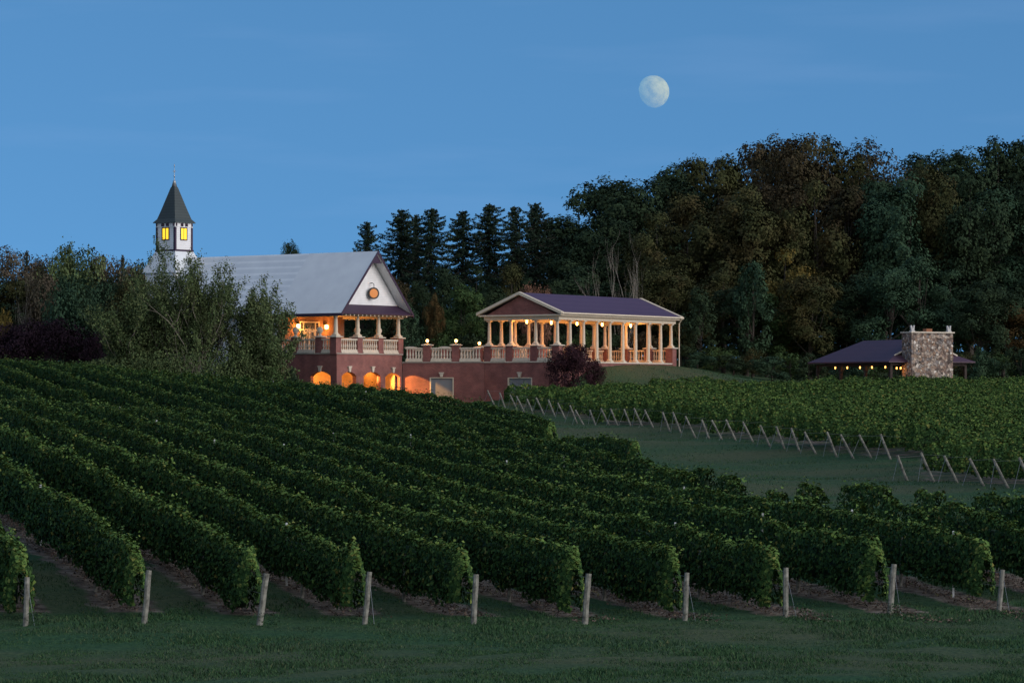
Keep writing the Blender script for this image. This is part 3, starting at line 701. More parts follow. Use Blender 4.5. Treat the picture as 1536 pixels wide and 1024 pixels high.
# ------------------------------------------------------------------ terrace between church and colonnade
def build_terrace():
    t = empty('terrace', (*CT, 0), TA)
    tag(t, 'brick terrace with stone balustrade linking the church and the colonnade', 'terrace')
    L, Z = 8.0, 3.6
    b = MB(); b.box(.05, 2.72, 0, .45, -2, Z - .05); b.box(2.72, 4.99, 0, .45, 2.15, Z - .05); b.box(4.99, L, 0, .45, -2, Z - .05)
    b.build('retaining_wall', M['brick'], t)
    MB().prism([(.0, -.06, Z - .05), (L + .2, -.06, Z - .05), (L + 5, 9.2, Z - .05), (-2.5, 9.2, Z - .05)], (0, 0, .1)).build('terrace_deck', M['deck'], t)
    d = MB().box(2.80, 4.91, .14, .2, -2, 2.09); do = d.build('door', M['door_grey'], t)
    fr = MB(); fr.box(2.70, 2.80, -.03, .22, -2, 2.09); fr.box(4.91, 5.01, -.03, .22, -2, 2.09); fr.box(2.70, 5.01, -.025, .22, 2.09, 2.17)
    fr.build('door_frame', M['cream'], do)
    keystone(t, 'x', 3.85, -.04, 2.2, 2.55)
    for x in (2.39, 5.18): pier(t, x, .335, .72, Z - .06, 5.2)
    for a0, a1 in ((.35, 2.0), (2.78, 4.8), (5.57, 7.62)): balustrade(t, 'x', a0, a1, .1, Z + .05, 5.0)
    for x in (-1.0, 2.4, 5.85, 8.9): pier(t, x, 8.8, .72, Z + .05, 5.1)
    for a0, a1 in ((-.6, 2.0), (2.8, 5.45), (6.25, 8.5)): balustrade(t, 'x', a0, a1, 8.8, Z + .05, 4.95)
    return t
terrace = build_terrace()

# ------------------------------------------------------------------ colonnade pavilion
def build_pavilion():
    p = empty('colonnade_pavilion', (*NP, 0), PA)
    tag(p, 'long open pavilion with cream columns, brick pediment and purple roof', 'pavilion')
    L, Wd, Z = 22.3, 8.2, 3.6
    b = MB(); b.box(0, .45, 0, 2.94, -1.5, Z - .06); b.box(0, .45, 2.94, 5.6, 2.12, Z - .06); b.box(0, .45, 5.6, Wd, -1.5, Z - .06)
    b.box(.45, L, 0, .45, -1.5, Z - .06); b.box(.45, L, Wd - .45, Wd, -1.5, Z - .06); b.box(L - .45, L, .45, Wd - .45, -1.5, Z - .06)
    b.build('base_wall', M['brick'], p)
    MB().box(-.08, L + .08, -.08, Wd + .05, Z - .06, Z + .06).build('floor_slab', M['stone_trim'], p)
    d = MB().box(.14, .2, 3.02, 5.52, -1.5, 2.06).build('shutter', M['door_grey'], p)
    fr = MB(); fr.box(-.03, .22, 2.92, 3.02, -1.5, 2.06); fr.box(-.03, .22, 5.52, 5.62, -1.5, 2.06); fr.box(-.025, .22, 2.92, 5.62, 2.06, 2.14)
    fr.build('frame', M['cream'], d)
    keystone(p, 'y', 4.27, -.04, 2.16, 2.55)
    zt = 7.55; zp = 5.1
    fy = [.36, 2.74, 5.47, Wd - .3]
    for y in fy:
        pier(p, .355, y, .76, Z - .07, zp); column(p, .355, y, zp + .14, zt, .16)
    for a, c in zip(fy[:-1], fy[1:]): balustrade(p, 'y', a + .4, c - .4, .1, Z + .06, zp - .12)
    for i in range(1, 9): column(p, i * L / 9, .26, Z + .06, zt, .175)
    pier(p, L - .3, .3, .8, 1.0, zp); column(p, L - .3, .3, zp + .14, zt, .16)
    for i in range(1, 9):
        pier(p, i * L / 9, Wd - .3, .7, Z + .06, zp); column(p, i * L / 9, Wd - .3, zp + .14, zt, .16)
        balustrade(p, 'x', (i - 1) * L / 9 + .38, i * L / 9 - .38, Wd - .3, Z + .06, zp - .12)
    balustrade(p, 'x', 8 * L / 9 + .38, L - .7, Wd - .3, Z + .06, zp - .12)
    ey = [.3, 2.75, 5.45, Wd - .3]
    for y in ey[1:]:
        pier(p, L - .3, y, .72, Z + .06, zp); column(p, L - .3, y, zp + .14, zt, .16)
    for a, c in zip(ey[:-1], ey[1:]): balustrade(p, 'y', a + .42, c - .4, L - .3, Z + .06, zp - .12)
    e = MB()
    e.box(-.05, L + .05, -.05, .52, zt, 7.95); e.box(-.05, L + .05, Wd - .52, Wd + .05, zt, 7.95); e.box(-.05, .52, .52, Wd - .52, zt, 7.95); e.box(L - .52, L + .05, .52, Wd - .52, zt, 7.95)
    e.build('entablature', M['cream'], p)
    MB().box(.52, L - .52, .52, Wd - .52, 7.84, 7.92).build('ceiling', M['soffit'], p)
    c = MB()
    c.box(-.42, L + .42, -.46, -.053, 7.9, 8.04); c.box(-.42, L + .42, Wd + .053, Wd + .46, 7.9, 8.04); c.box(-.42, -.053, -.053, Wd + .053, 7.9, 8.04); c.box(L + .053, L + .42, -.053, Wd + .053, 7.9, 8.04)
    for x0, x1 in ((-.55, -.1), (L + .1, L + .55)):       # raking cornices
        for s in (0, 1):
            a = -.62 if s == 0 else Wd + .62; m = Wd / 2
            c.hexa([(x0, a, 8.0), (x0, m, 9.93), (x1, m, 9.93), (x1, a, 8.0), (x0, a, 8.27), (x0, m, 10.2), (x1, m, 10.2), (x1, a, 8.27)])
    c.build('cornice', M['cream'], p)
    for x in (-.04, L - .1):
        MB().prism([(x, .1, 7.96), (x, Wd - .1, 7.96), (x, Wd / 2, 9.9)], (.14, 0, 0)).build('pediment', M['brick'], p)
    r = MB().prism([(-.5, -.6, 8.06), (-.5, Wd / 2, 9.99), (-.5, Wd + .6, 8.06), (-.5, Wd + .6, 8.21), (-.5, Wd / 2, 10.14), (-.5, -.6, 8.21)], (L + 1.0, 0, 0))
    r.build('roof', M['purple_roof'], p)
    g = MB(); g.box(-.5, L + .5, -.74, -.61, 8.08, 8.22); g.tube([(L + .3, -.68, 8.1), (L + .3, -.3, 7.6), (L + .3, -.3, 2.6)], [.06, .06, .06], 8)
    g.build('gutter', M['cream'], p)
    return p
pavilion = build_pavilion()

# ------------------------------------------------------------------ picnic shelter with the stone chimney
def build_shelter():
    s = empty('picnic_shelter', (*SS, 0), SA)
    tag(s, 'open picnic shelter with low purple roof and massive fieldstone chimney', 'shelter')
    W, L, e, r = 9.3, 13.25, 3.75, 5.78
    sk = 1.08; sz = e + (r - e) * sk / (W / 2)
    rf = MB()
    rf.prism([(-.3, -.3, e - .1), (sk, .8, sz), (W / 2, .8, r), (W / 2, 11.2, r), (-.3, L + .3, e - .1)], (0, 0, -.12))
    rf.prism([(W + .3, -.3, e - .1), (W + .3, L + .3, e - .1), (W / 2, 11.2, r), (W / 2, .8, r), (W - sk, .8, sz)], (0, 0, -.12))
    rf.prism([(W + .3, L + .3, e - .105), (-.3, L + .3, e - .105), (W / 2, 11.2, r - .005)], (0, 0, -.11))
    rf.prism([(-.3, -.3, e - .105), (W + .3, -.3, e - .105), (W - sk, .8, sz - .005), (sk, .8, sz - .005)], (0, 0, -.11))
    rf.build('roof', M['shed_roof'], s)
    MB().prism([(sk + .1, .9, sz - .1), (W - sk - .1, .9, sz - .1), (W / 2, .9, r - .14)], (0, .1, 0)).build('gable', M['shed_wood'], s)
    tr = MB()
    for sg in (-1, 1):
        x0, x1 = W / 2 + sg * (W / 2 - sk + .05), W / 2
        tr.hexa([(x0, .72, sz - .08), (x1, .72, r - .1), (x1, .78, r - .1), (x0, .78, sz - .08), (x0, .72, sz + .05), (x1, .72, r + .05), (x1, .78, r + .05), (x0, .78, sz + .05)])
    tr.build('rake_trim', M['stone_trim'], s)
    bm_ = MB(); bm_.box(.3, .5, .3, L - .3, e - .5, e - .27); bm_.box(W - .5, W - .3, .3, L - .3, e - .5, e - .27); bm_.box(.5, W - .5, .3, .5, e - .5, e - .27); bm_.box(.5, W - .5, L - .5, L - .3, e - .5, e - .27)
    bm_.build('beam', M['shed_wood'], s)
    for x in (.4, W - .4):
        for y in (.4, 4.6, 8.8, L - .4):
            q = MB(); q.box(x - .12, x + .12, y - .12, y + .12, -1.0, e - .5)
            for sg in (-1, 1):
                if 0 < y + sg < L: q.tube([(x, y, e - 1.25), (x, y + sg * .75, e - .5)], [.06, .06], 4)
            q.build('post', M['shed_wood'], s)
    MB().box(-.2, W + .2, -.2, L + .2, -1.0, .35).build('floor_slab', M['deck'], s)
    c = MB(); rng = random.Random(4)
    x0, x1, y0, y1, z0, z1 = 1.83, 6.54, -.95, .65, -1.0, 6.3
    ch = c.box(x0, x1, y0, y1, z0, z1)
    # rough stones standing out of the faces so that the silhouette is not ruler-straight
    for k in range(260):
        side = rng.random()
        z = rng.uniform(z0 + .1, z1 - .25); w = rng.uniform(.12, .3); h = rng.uniform(.09, .2); dp = rng.uniform(.03, .1)
        if side < .62: cx, cy, nx, ny = rng.uniform(x0 + .2, x1 - .2), y0, w, dp
        elif side < .82: cx, cy, nx, ny = x0, rng.uniform(y0 + .2, y1 - .2), dp, w
        else: cx, cy, nx, ny = x1, rng.uniform(y0 + .2, y1 - .2), dp, w
        vs, fs = [], []
        ring = 7
        for (sc, dz) in ((.55, -h), (1, -h * .45), (1, h * .45), (.55, h)):
            for q in range(ring):
                a = 2 * math.pi * q / ring
                vs.append((cx + nx * sc * math.cos(a) * rng.uniform(.85, 1.1), cy + ny * sc * math.sin(a) * rng.uniform(.85, 1.1), z + dz))
        for i in range(3):
            for q in range(ring): fs.append((i * ring + q, i * ring + (q + 1) % ring, (i + 1) * ring + (q + 1) % ring, (i + 1) * ring + q))
        fs += [tuple(range(ring)), tuple(range(3 * ring, 4 * ring))]
        c.add(vs, fs)
    chm = c.build('chimney', M['field_stone'], s)
    cp = MB(); cp.box(x0 - .12, x1 + .12, y0 - .12, y1 + .1, 6.3, 6.42); cp.build('chimney_cap', M['stone_trim'], chm)
    fl = MB(); fl.box(3.9, 4.55, -.4, .2, 6.42, 6.72); fl.build('flue', plain('clay_flue', (.24, .10, .05), .8), chm)
    for x in (x0 + .28, x1 - .28):     # pale forked finials on the corners
        q = MB(); y = y0 + .3
        q.box(x - .2, x + .2, y - .2, y + .2, 6.42, 6.52)
        for sg in (-1, 1):
            q.hexa([(x + sg * .06 - .09, y - .12, 6.52), (x + sg * .06 + .09, y - .12, 6.52), (x + sg * .06 + .09, y + .12, 6.52), (x + sg * .06 - .09, y + .12, 6.52),
                    (x + sg * .17 - .06, y - .08, 6.98), (x + sg * .17 + .05, y - .08, 7.02), (x + sg * .17 + .05, y + .08, 7.02), (x + sg * .17 - .06, y + .08, 6.98)])
        q.box(x - .12, x + .12, y - .11, y + .11, 6.52, 6.72)
        q.build('finial', plain('pale_stone', (.46, .45, .44), .8), chm)
    return s
shelter = build_shelter()

# ------------------------------------------------------------------ lamps
def globe_lamp(loc, label, group, power=45):
    o = empty('pier_lamp', loc); tag(o, label, 'lamp', group)
    MB().lathe((0, 0, 0), [(.1, 0), (.1, .03), (.045, .06), (.045, .14), (.08, .17)], 10).build('base', M['dark_metal'], o)
    MB().lathe((0, 0, .17), [(.06, 0), (.11, .05), (.135, .14), (.11, .23), (.04, .28)], 12).build('globe', M['bulb'], o, smooth=True)
    point_light(o, (0, 0, .78), power, r=.1)
    return o
def sconce(loc, rz, label, group, power):
    o = empty('wall_lantern', loc, rz); tag(o, label, 'wall lamp', group)
    MB().box(-.1, .1, -.04, 0, -.2, .3).build('bracket', M['dark_metal'], o)
    MB().lathe((0, -.2, -.2), [(.08, 0), (.16, .05), (.18, .35), (.06, .42)], 8).build('glass', M['bulb'], o, smooth=True)
    q = MB().lathe((0, -.2, .22), [(.22, 0), (.05, .14), (.02, .2)], 8); q.tube([(0, -.2, .36), (0, -.1, .42), (0, 0, .25)], [.02, .02, .02]); q.build('cap', M['dark_metal'], o)
    point_light(o, (0, -.55, -.05), power)
    return o
def pendant(loc, drop, label, group, power, size=1.0):
    o = empty('hanging_lantern', loc); tag(o, label, 'lantern', group)
    MB().tube([(0, 0, .2 * size), (0, 0, drop)], [.015, .015], 5).build('rod', M['dark_metal'], o)
    MB().lathe((0, 0, 0), [(.05 * size, -.18 * size), (.095 * size, -.14 * size), (.10 * size, .09 * size), (.07 * size, .15 * size)], 8).build('glass', M['bulb' if size > .9 else 'lantern_glow'], o)
    MB().lathe((0, 0, .15 * size), [(.19 * size, 0), (.06 * size, .12 * size), (.02, .16 * size)], 8).build('cap', M['dark_metal'], o)
    point_light(o, (0, 0, -.42 * size), power)
    return o
for k, x in enumerate((2.45, 6.6)):
    a, b = w2(KC, CA, x, 6.99)
    sconce((a, b, 7.0), CA, ('bright wall lantern to the left of the church porch door', 'bright wall lantern to the right of the church porch door')[k], 'church porch lanterns', 85)
for k, (x, y) in enumerate(((5.3, 1.9), (1.7, 2.9), (8.4, 3.6))):
    a, b = w2(KC, CA, x, y)
    pendant((a, b, 2.95), .36, ('arcade lantern hanging behind the middle brick arch', 'arcade lantern hanging behind the corner brick arches', 'arcade lantern hanging beside the terrace wall end')[k], 'arcade lanterns under the church porch', (150, 200, 22)[k])
# an added spotlight strengthens the arcade lamp's patch on the terrace wall
def added_spotlight():
    a, b = w2(KC, CA, 4.9, 2.7)
    o = empty('added_spotlight', (a, b, 2.98)); tag(o, 'small added spotlight under the arcade ceiling to brighten the terrace wall', 'added_spotlight')
    MB().box(-.12, .12, -.12, .12, .12, .32).build('housing', M['dark_metal'], o)
    L = bpy.data.lights.new('added_spot', 'SPOT'); L.energy = 5200; L.color = (1, .45, .10); L.spot_size = math.radians(36); L.spot_blend = .35; L.shadow_soft_size = .1
    s_ = bpy.data.objects.new('added_spot', L); COL.objects.link(s_); s_.parent = o; s_.location = (0, 0, -.02)
    ta, tb = w2(CT, TA, 2.6, 0); s_.rotation_euler = Vector((a - ta, b - tb, 2.96 - .6)).to_track_quat('Z', 'Y').to_euler()
added_spotlight()
for k, x in enumerate((2.39, 5.18)):
    a, b = w2(CT, TA, x, .335)
    globe_lamp((a, b, 5.34), ('globe lamp on the brick terrace pier nearest the church', 'globe lamp on the brick terrace pier nearest the colonnade')[k], 'terrace globe lamps', 16)
a, b = w2(CT, TA, 5.85, 8.8)
globe_lamp((a, b, 5.24), 'globe lamp on the rear terrace balustrade behind the railing', 'terrace globe lamps', 16)
for k, x in enumerate((.95, 5.4, 10.2, 15.0, 20.6)):
    a, b = w2(NP, PA, x, 4.1)
    pendant((a, b, 7.42), .44, 'glowing lantern under the colonnade ceiling, %s from the brick pediment' % ordinal(k), 'lanterns in the colonnade', 115 if k < 4 else 75)
for k, x in enumerate((4.95, 9.9)):
    a, b = w2(NP, PA, x, 7.9)
    globe_lamp((a, b, 5.24), ('globe lamp on the rear colonnade pier nearer the terrace', 'globe lamp on the rear colonnade pier behind the wine-red bush')[k], 'rear colonnade globe lamps', 10)
for k, px in enumerate((1253, 1271, 1290, 1308, 1328)):
    t = (px - CX) / F
    y = (35.35 + .883 * .75 - t * (312 + .469 * .75)) / (.469 + t * .883)
    a, b = w2(SS, SA, .75, y)
    pendant((a, b, 3.12), .18, 'small lantern under the shelter eave, %s from its far left corner' % ordinal(k), 'lanterns under the shelter eave', 3, .62)
for k, (px, yy) in enumerate(((1345, .9), (1351, .2))):
    t = (px - CX) / F
    x = (t * (312 + .883 * yy) - 35.35 + .469 * yy) / (.883 - .469 * t)
    a, b = w2(SS, SA, x, yy)
    pendant((a, b, 3.02), .3, ('small lantern beside the shelter corner post', 'small lantern against the stone chimney side')[k], 'lanterns under the shelter eave', 3, .62)

# ------------------------------------------------------------------ moon
def build_moon():
    D = 9000.0
    c = at(979.5, 138, D); R = 24.5 / F * D
    n, k = 96, 64
    vs, fs = [], []
    lit = Vector((.47, -.87, .15))
    for i in range(k + 1):
        th = math.pi * i / k
        for j in range(n):
            ph = 2 * math.pi * j / n
            vs.append((R * math.sin(th) * math.cos(ph), R * math.sin(th) * math.sin(ph), R * math.cos(th)))
    for i in range(k):
        for j in range(n):
            q = (i * n + j, (i + 1) * n + j, (i + 1) * n + (j + 1) % n, i * n + (j + 1) % n)
            c_ = sum((Vector(vs[a]) for a in q), Vector()) / 4
            if c_.dot(lit) > 0: fs.append(q)         # only the sunlit part shows through the blue air
    m, nn, l, p = nt('moon_surface')
    nn.remove(p)
    out = nn['Material Output']
    t = nn.new('ShaderNodeTexCoord'); mp_ = nn.new('ShaderNodeMapping'); mp_.inputs['Scale'].default_value = (1 / R,) * 3; l.new(t.outputs['Object'], mp_.inputs[0])
    x = nn.new('ShaderNodeTexNoise'); x.inputs['Scale'].default_value = 2.3; x.inputs['Detail'].default_value = 7; l.new(mp_.outputs[0], x.inputs['Vector'])
    r = ramp(nn, [(.36, (.17, .14, .0)), (.5, (.27, .215, .01)), (.64, (.33, .27, .04))]); l.new(x.outputs[0], r.inputs[0])
    d = nn.new('ShaderNodeBsdfDiffuse'); l.new(r.outputs[0], d.inputs[0])
    tr = nn.new('ShaderNodeBsdfTransparent'); ad = nn.new('ShaderNodeAddShader'); l.new(d.outputs[0], ad.inputs[0]); l.new(tr.outputs[0], ad.inputs[1])
    g = nn.new('ShaderNodeNewGeometry'); mx = nn.new('ShaderNodeMixShader')
    l.new(g.outputs['Backfacing'], mx.inputs[0]); l.new(ad.outputs[0], mx.inputs[1]); l.new(tr.outputs[0], mx.inputs[2]); l.new(mx.outputs[0], out.inputs[0])
    b = MB(); b.v, b.f, b.m = vs, fs, [0] * len(fs)
    o = b.build('moon', m, None, c, smooth=True)
    tag(o, 'pale gibbous moon high in the blue dusk sky', 'moon')
build_moon()

# ------------------------------------------------------------------ vine rows
def vine_row(name, x, y, dx, dy, length, seed, hgt=1.95, lump=.16, gaps=0.0, zbot=.35):
    """one trellised row: leaves round a leafy core, following the ground"""
    rng = np.random.default_rng(seed)
    rn = np.array([dy, -dx]); to_cam = -np.array([x + dx * length / 2, y + dy * length / 2])
    vis = 1.0 if rn @ to_cam > 0 else -1.0          # side of the row that is open to the lane
    sg = np.arange(-1, length + 2, .55)
    gz = tz(x + dx * sg, y + dy * sg)
    def field(step, amp):
        k = np.arange(-2, length + 4, step); v = rng.normal(0, amp, len(k))
        return lambda s: np.interp(s, k, v)
    h1, h2, h3 = field(1.4, lump * .8), field(5.0, lump * .5), field(.45, lump * .45)
    w1, b1 = field(1.2, .05), field(1.1, .12)
    gp = field(1.5, 1.0)
    H = lambda s: np.clip(hgt + h1(s) + h2(s) + h3(s), .9, 2.6)
    Wd = lambda s: np.clip(.40 + w1(s), .2, .62)
    Bt = lambda s: np.clip(zbot + b1(s), .08, .8)
    endf = lambda s: np.clip(np.minimum(s + .15, length + .15 - s) / .55, .15, 1) ** .5
    D = y + dy * length * .25
    segs = []
    s0 = 0.0
    VV, QQ, TT, nv = [], [], [], 0
    while s0 < length:
        s1 = min(length, s0 + 10)
        Dm = math.hypot(y + dy * (s0 + s1) / 2, x + dx * (s0 + s1) / 2)
        size = .135 if Dm < 104 else float(np.interp(Dm, [104, 130, 200, 300], [.14, .15, .165, .185]))
        n = int((s1 - s0) * 10.5 / size ** 2 * (1.15 if Dm < 130 else 1.0))
        s = rng.uniform(s0, s1, n)
        if s0 == 0:                                  # close the near end
            s = np.concatenate([s, np.abs(rng.normal(0, .3, int(9 / size ** 2)))]); n = len(s)
        if gaps: 
            keep = (gp(s) > gaps - 1.2) | (s > 36) | (s < 9); s = s[keep]; n = len(s)
        u = rng.random(n)
        kind = np.where(u < .48, 0, np.where(u < .74, 1, 2))   # 0 open side, 1 top, 2 far side
        h, w, zb, ef = H(s), Wd(s), Bt(s), endf(s)
        v = rng.random(n) ** .9
        bulge = np.interp(v, [0, .25, .6, 1], [.78, 1.0, .80, .36])
        rr = rng.uniform(.72, 1.12, n)
        off = np.where(kind == 0, vis * w * bulge * rr, np.where(kind == 2, -vis * w * bulge * rr, rng.uniform(-1, 1, n) * w * .38)) * ef
        shoot = (rng.random(n) < .06) * rng.uniform(.05, .34, n)
        zt = zb + (h * (.55 + .45 * ef) - zb) * np.where(kind == 1, rng.uniform(.90, 1.06, n), v) + np.where(kind == 1, shoot, 0)
        P = np.stack([x + dx * s + rn[0] * off, y + dy * s + rn[1] * off, np.interp(s, sg, gz) + zt], 1)
        N = np.stack([rn[0] * np.sign(off), rn[1] * np.sign(off), np.where(kind == 1, 1.5, .12)], 1) * 1.0
        N[kind == 1, :2] *= .4
        N[:, :2] -= ((s < .4) * .9)[:, None] * np.array([dx, dy])
        N += rng.normal(0, .36 if Dm < 140 else .27, N.shape)
        V, Q = leaves(P, N, size * rng.uniform(.7, 1.25, n), rng, .85)
        VV.append(V); QQ.append(Q + nv); nv += len(V)
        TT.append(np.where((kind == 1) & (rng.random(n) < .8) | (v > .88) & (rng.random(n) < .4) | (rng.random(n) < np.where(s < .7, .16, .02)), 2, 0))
        if Dm < 140:                                 # loose shoots reaching out of the canopy
            m = int((s1 - s0) * 1.3); k = np.repeat(np.arange(m), 7); f = np.tile(np.linspace(0, 1, 7), m)
            ss = rng.uniform(s0, s1, m)[k]; ln_ = rng.uniform(.15, .5, m)[k]; an = rng.normal(0, .5, m)[k]; sd_ = rng.normal(0, .5, m)[k]
            o_ = rng.uniform(-.2, .2, m)[k] + sd_ * ln_ * f
            P = np.stack([x + dx * (ss + an * ln_ * f) + rn[0] * o_, y + dy * (ss + an * ln_ * f) + rn[1] * o_, np.interp(ss, sg, gz) + H(ss) * .95 + ln_ * f - .1], 1) + rng.normal(0, .03, (len(k), 3))
            if gaps: P = P[(gp(ss) > gaps - 1.1) | (ss > 36) | (ss < 9)]
            V, Q = leaves(P, rng.normal(0, .6, P.shape) + np.array([0, 0, .6]), size * rng.uniform(.55, 1.0, len(P)), rng, .85)
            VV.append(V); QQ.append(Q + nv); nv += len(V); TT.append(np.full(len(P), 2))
        s0 = s1
    nl = sum(len(q) for q in QQ)
    # core
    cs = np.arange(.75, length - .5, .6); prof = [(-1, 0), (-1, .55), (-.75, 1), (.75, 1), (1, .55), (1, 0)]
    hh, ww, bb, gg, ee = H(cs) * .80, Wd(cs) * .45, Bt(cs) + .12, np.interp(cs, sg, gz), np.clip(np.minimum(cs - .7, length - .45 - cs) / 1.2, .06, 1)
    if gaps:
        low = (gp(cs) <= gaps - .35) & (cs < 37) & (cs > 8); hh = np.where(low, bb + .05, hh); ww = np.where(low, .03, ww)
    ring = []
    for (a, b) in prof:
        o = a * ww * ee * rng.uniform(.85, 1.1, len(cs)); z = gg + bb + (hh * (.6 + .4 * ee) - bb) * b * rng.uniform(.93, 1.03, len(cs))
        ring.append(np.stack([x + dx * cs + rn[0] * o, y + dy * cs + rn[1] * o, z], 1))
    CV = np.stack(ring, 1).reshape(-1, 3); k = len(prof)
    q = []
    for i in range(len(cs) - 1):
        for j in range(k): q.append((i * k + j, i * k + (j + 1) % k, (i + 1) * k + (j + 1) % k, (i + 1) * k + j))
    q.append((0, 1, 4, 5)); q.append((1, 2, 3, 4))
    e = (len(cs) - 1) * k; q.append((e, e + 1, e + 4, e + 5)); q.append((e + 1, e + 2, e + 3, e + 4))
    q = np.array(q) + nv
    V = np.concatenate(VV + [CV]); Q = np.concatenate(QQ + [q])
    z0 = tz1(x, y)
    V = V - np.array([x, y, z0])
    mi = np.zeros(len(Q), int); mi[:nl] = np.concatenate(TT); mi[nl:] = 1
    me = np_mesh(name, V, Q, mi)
    me.materials.append(M['vine_leaf']); me.materials.append(M['vine_core']); me.materials.append(M['vine_lit_tip'])
    o = bpy.data.objects.new(name, me); o.location = (x, y, z0); COL.objects.link(o)
    return o, H

def wood_post(name, base, top, r, mat, parent=None):
    """a round, slightly split post given by its two ends in local space"""
    b = Vector(base); t = Vector(top); rng = random.Random(int(abs(top[0] * 971 + r * 7000)))
    pts = [b + (t - b) * k / 4 + Vector((rng.uniform(-.008, .008), rng.uniform(-.008, .008), 0)) for k in range(5)]
    mb = MB().tube(pts, [r * 1.04, r, r * .98, r, r * .93], 8)
    return mb.build(name, mat, parent)

FRONT = [(38, 94), (215, 94), (387, 94.3), (546, 94.6), (709, 95), (876, 96), (1027, 97), (1178, 98), (1334, 99.3), (1497, 100)]
FLEAN = [.03, .10, .16, .10, .07, .09, .05, .02, .10, .12]
FH = [1.36, 1.5, 1.44, 1.48, 1.42, 1.45, 1.42, 1.45, 1.46, 1.25]
dl = math.hypot(ROW_T, 1); DX, DY = -ROW_T / dl, 1 / dl
rows_left = []
def add_left_rows():
    for i in range(-1, 15):
        if 0 <= i < 10: yp = FRONT[i][1]; xp = xat(*FRONT[i]); ys = yp + .75; xs = xp - ROW_T * .75
        else:
            x0 = X0A + ROW_DX * i
            ys = 95.0 if i < 0 else float(np.interp(x0, *ROW_START)); xs = x0 - ROW_T * (ys - 94)
        x0 = xs + ROW_T * (ys - 94)
        ye = float(np.interp(x0, *ROW_END))
        # stop a little outside the left edge of the picture
        yl = (x0 + 94 * ROW_T) / (ROW_T - .165) if x0 + 94 * ROW_T > 0 else ye
        ye = min(ye, max(yl, ys + 12))
        length = (ye - ys) * dl
        if length < 6: continue
        if 0 <= i < 10: lab = 'long vine row running uphill behind the front wooden post, %s post from the left' % ordinal(i)
        elif i < 0: lab = 'vine row cut by the left picture edge, left of every front post'
        else: lab = 'vine row ending at the sunken grass lane, %s beyond the last front post' % ordinal(i - 10)
        o, H = vine_row('vine_row', xs, ys, DX, DY, length, 100 + i, 1.95 if i < 10 else 1.82, .075 if i < 10 else .15 if i < 12 else .08, gaps=1.05 if i in (10, 11) else 0)
        tag(o, lab, 'vine row', 'vine rows of the near slope')
        rows_left.append((xs, ys, length, H))
        # wooden line post standing under the leaves a few metres up the row
        if 0 <= i < 10:
            s = 6.3; px_, py_ = xs + DX * s, ys + DY * s
            b = wood_post('vineyard_post', (0, 0, -.3), (.02, 0, 1.5), .055, M['post_wood']); b.location = (px_ - .12, py_ - .25, tz1(px_, py_))
            tag(b, 'line post inside the vine row behind the %s front post from the left' % ordinal(i), 'post', 'line posts inside the vine rows')
add_left_rows()

for i, ((px, Y), ln, h) in enumerate(zip(FRONT, FLEAN, FH)):
    x = xat(px, Y); z = tz1(x, Y)
    o = empty('vineyard_post', (x, Y, z))
    tag(o, 'grey wooden end post at the grass edge, %s from the left of the front line' % ordinal(i), 'post', 'front end posts of the near vineyard')
    wood_post('shaft', (0, 0, -.3), (ln * h, .10, h), .078 + .006 * (i % 3), M['post_wood'], o)
    w = MB(); t = Vector((ln * h, .1, h * .92))
    if i in (0, 3, 6, 7, 8, 9): w.tube([t, (.30, -.3, .02)], [.005, .005], 4)
    w.tube([t, (ln * h - .35, 1.1, h * .93)], [.006, .006], 4); w.tube([(ln * h * .6, .06, h * .6), (-.3, 1.1, h * .62)], [.006, .006], 4)
    w.build('wire', M['wire'], o)

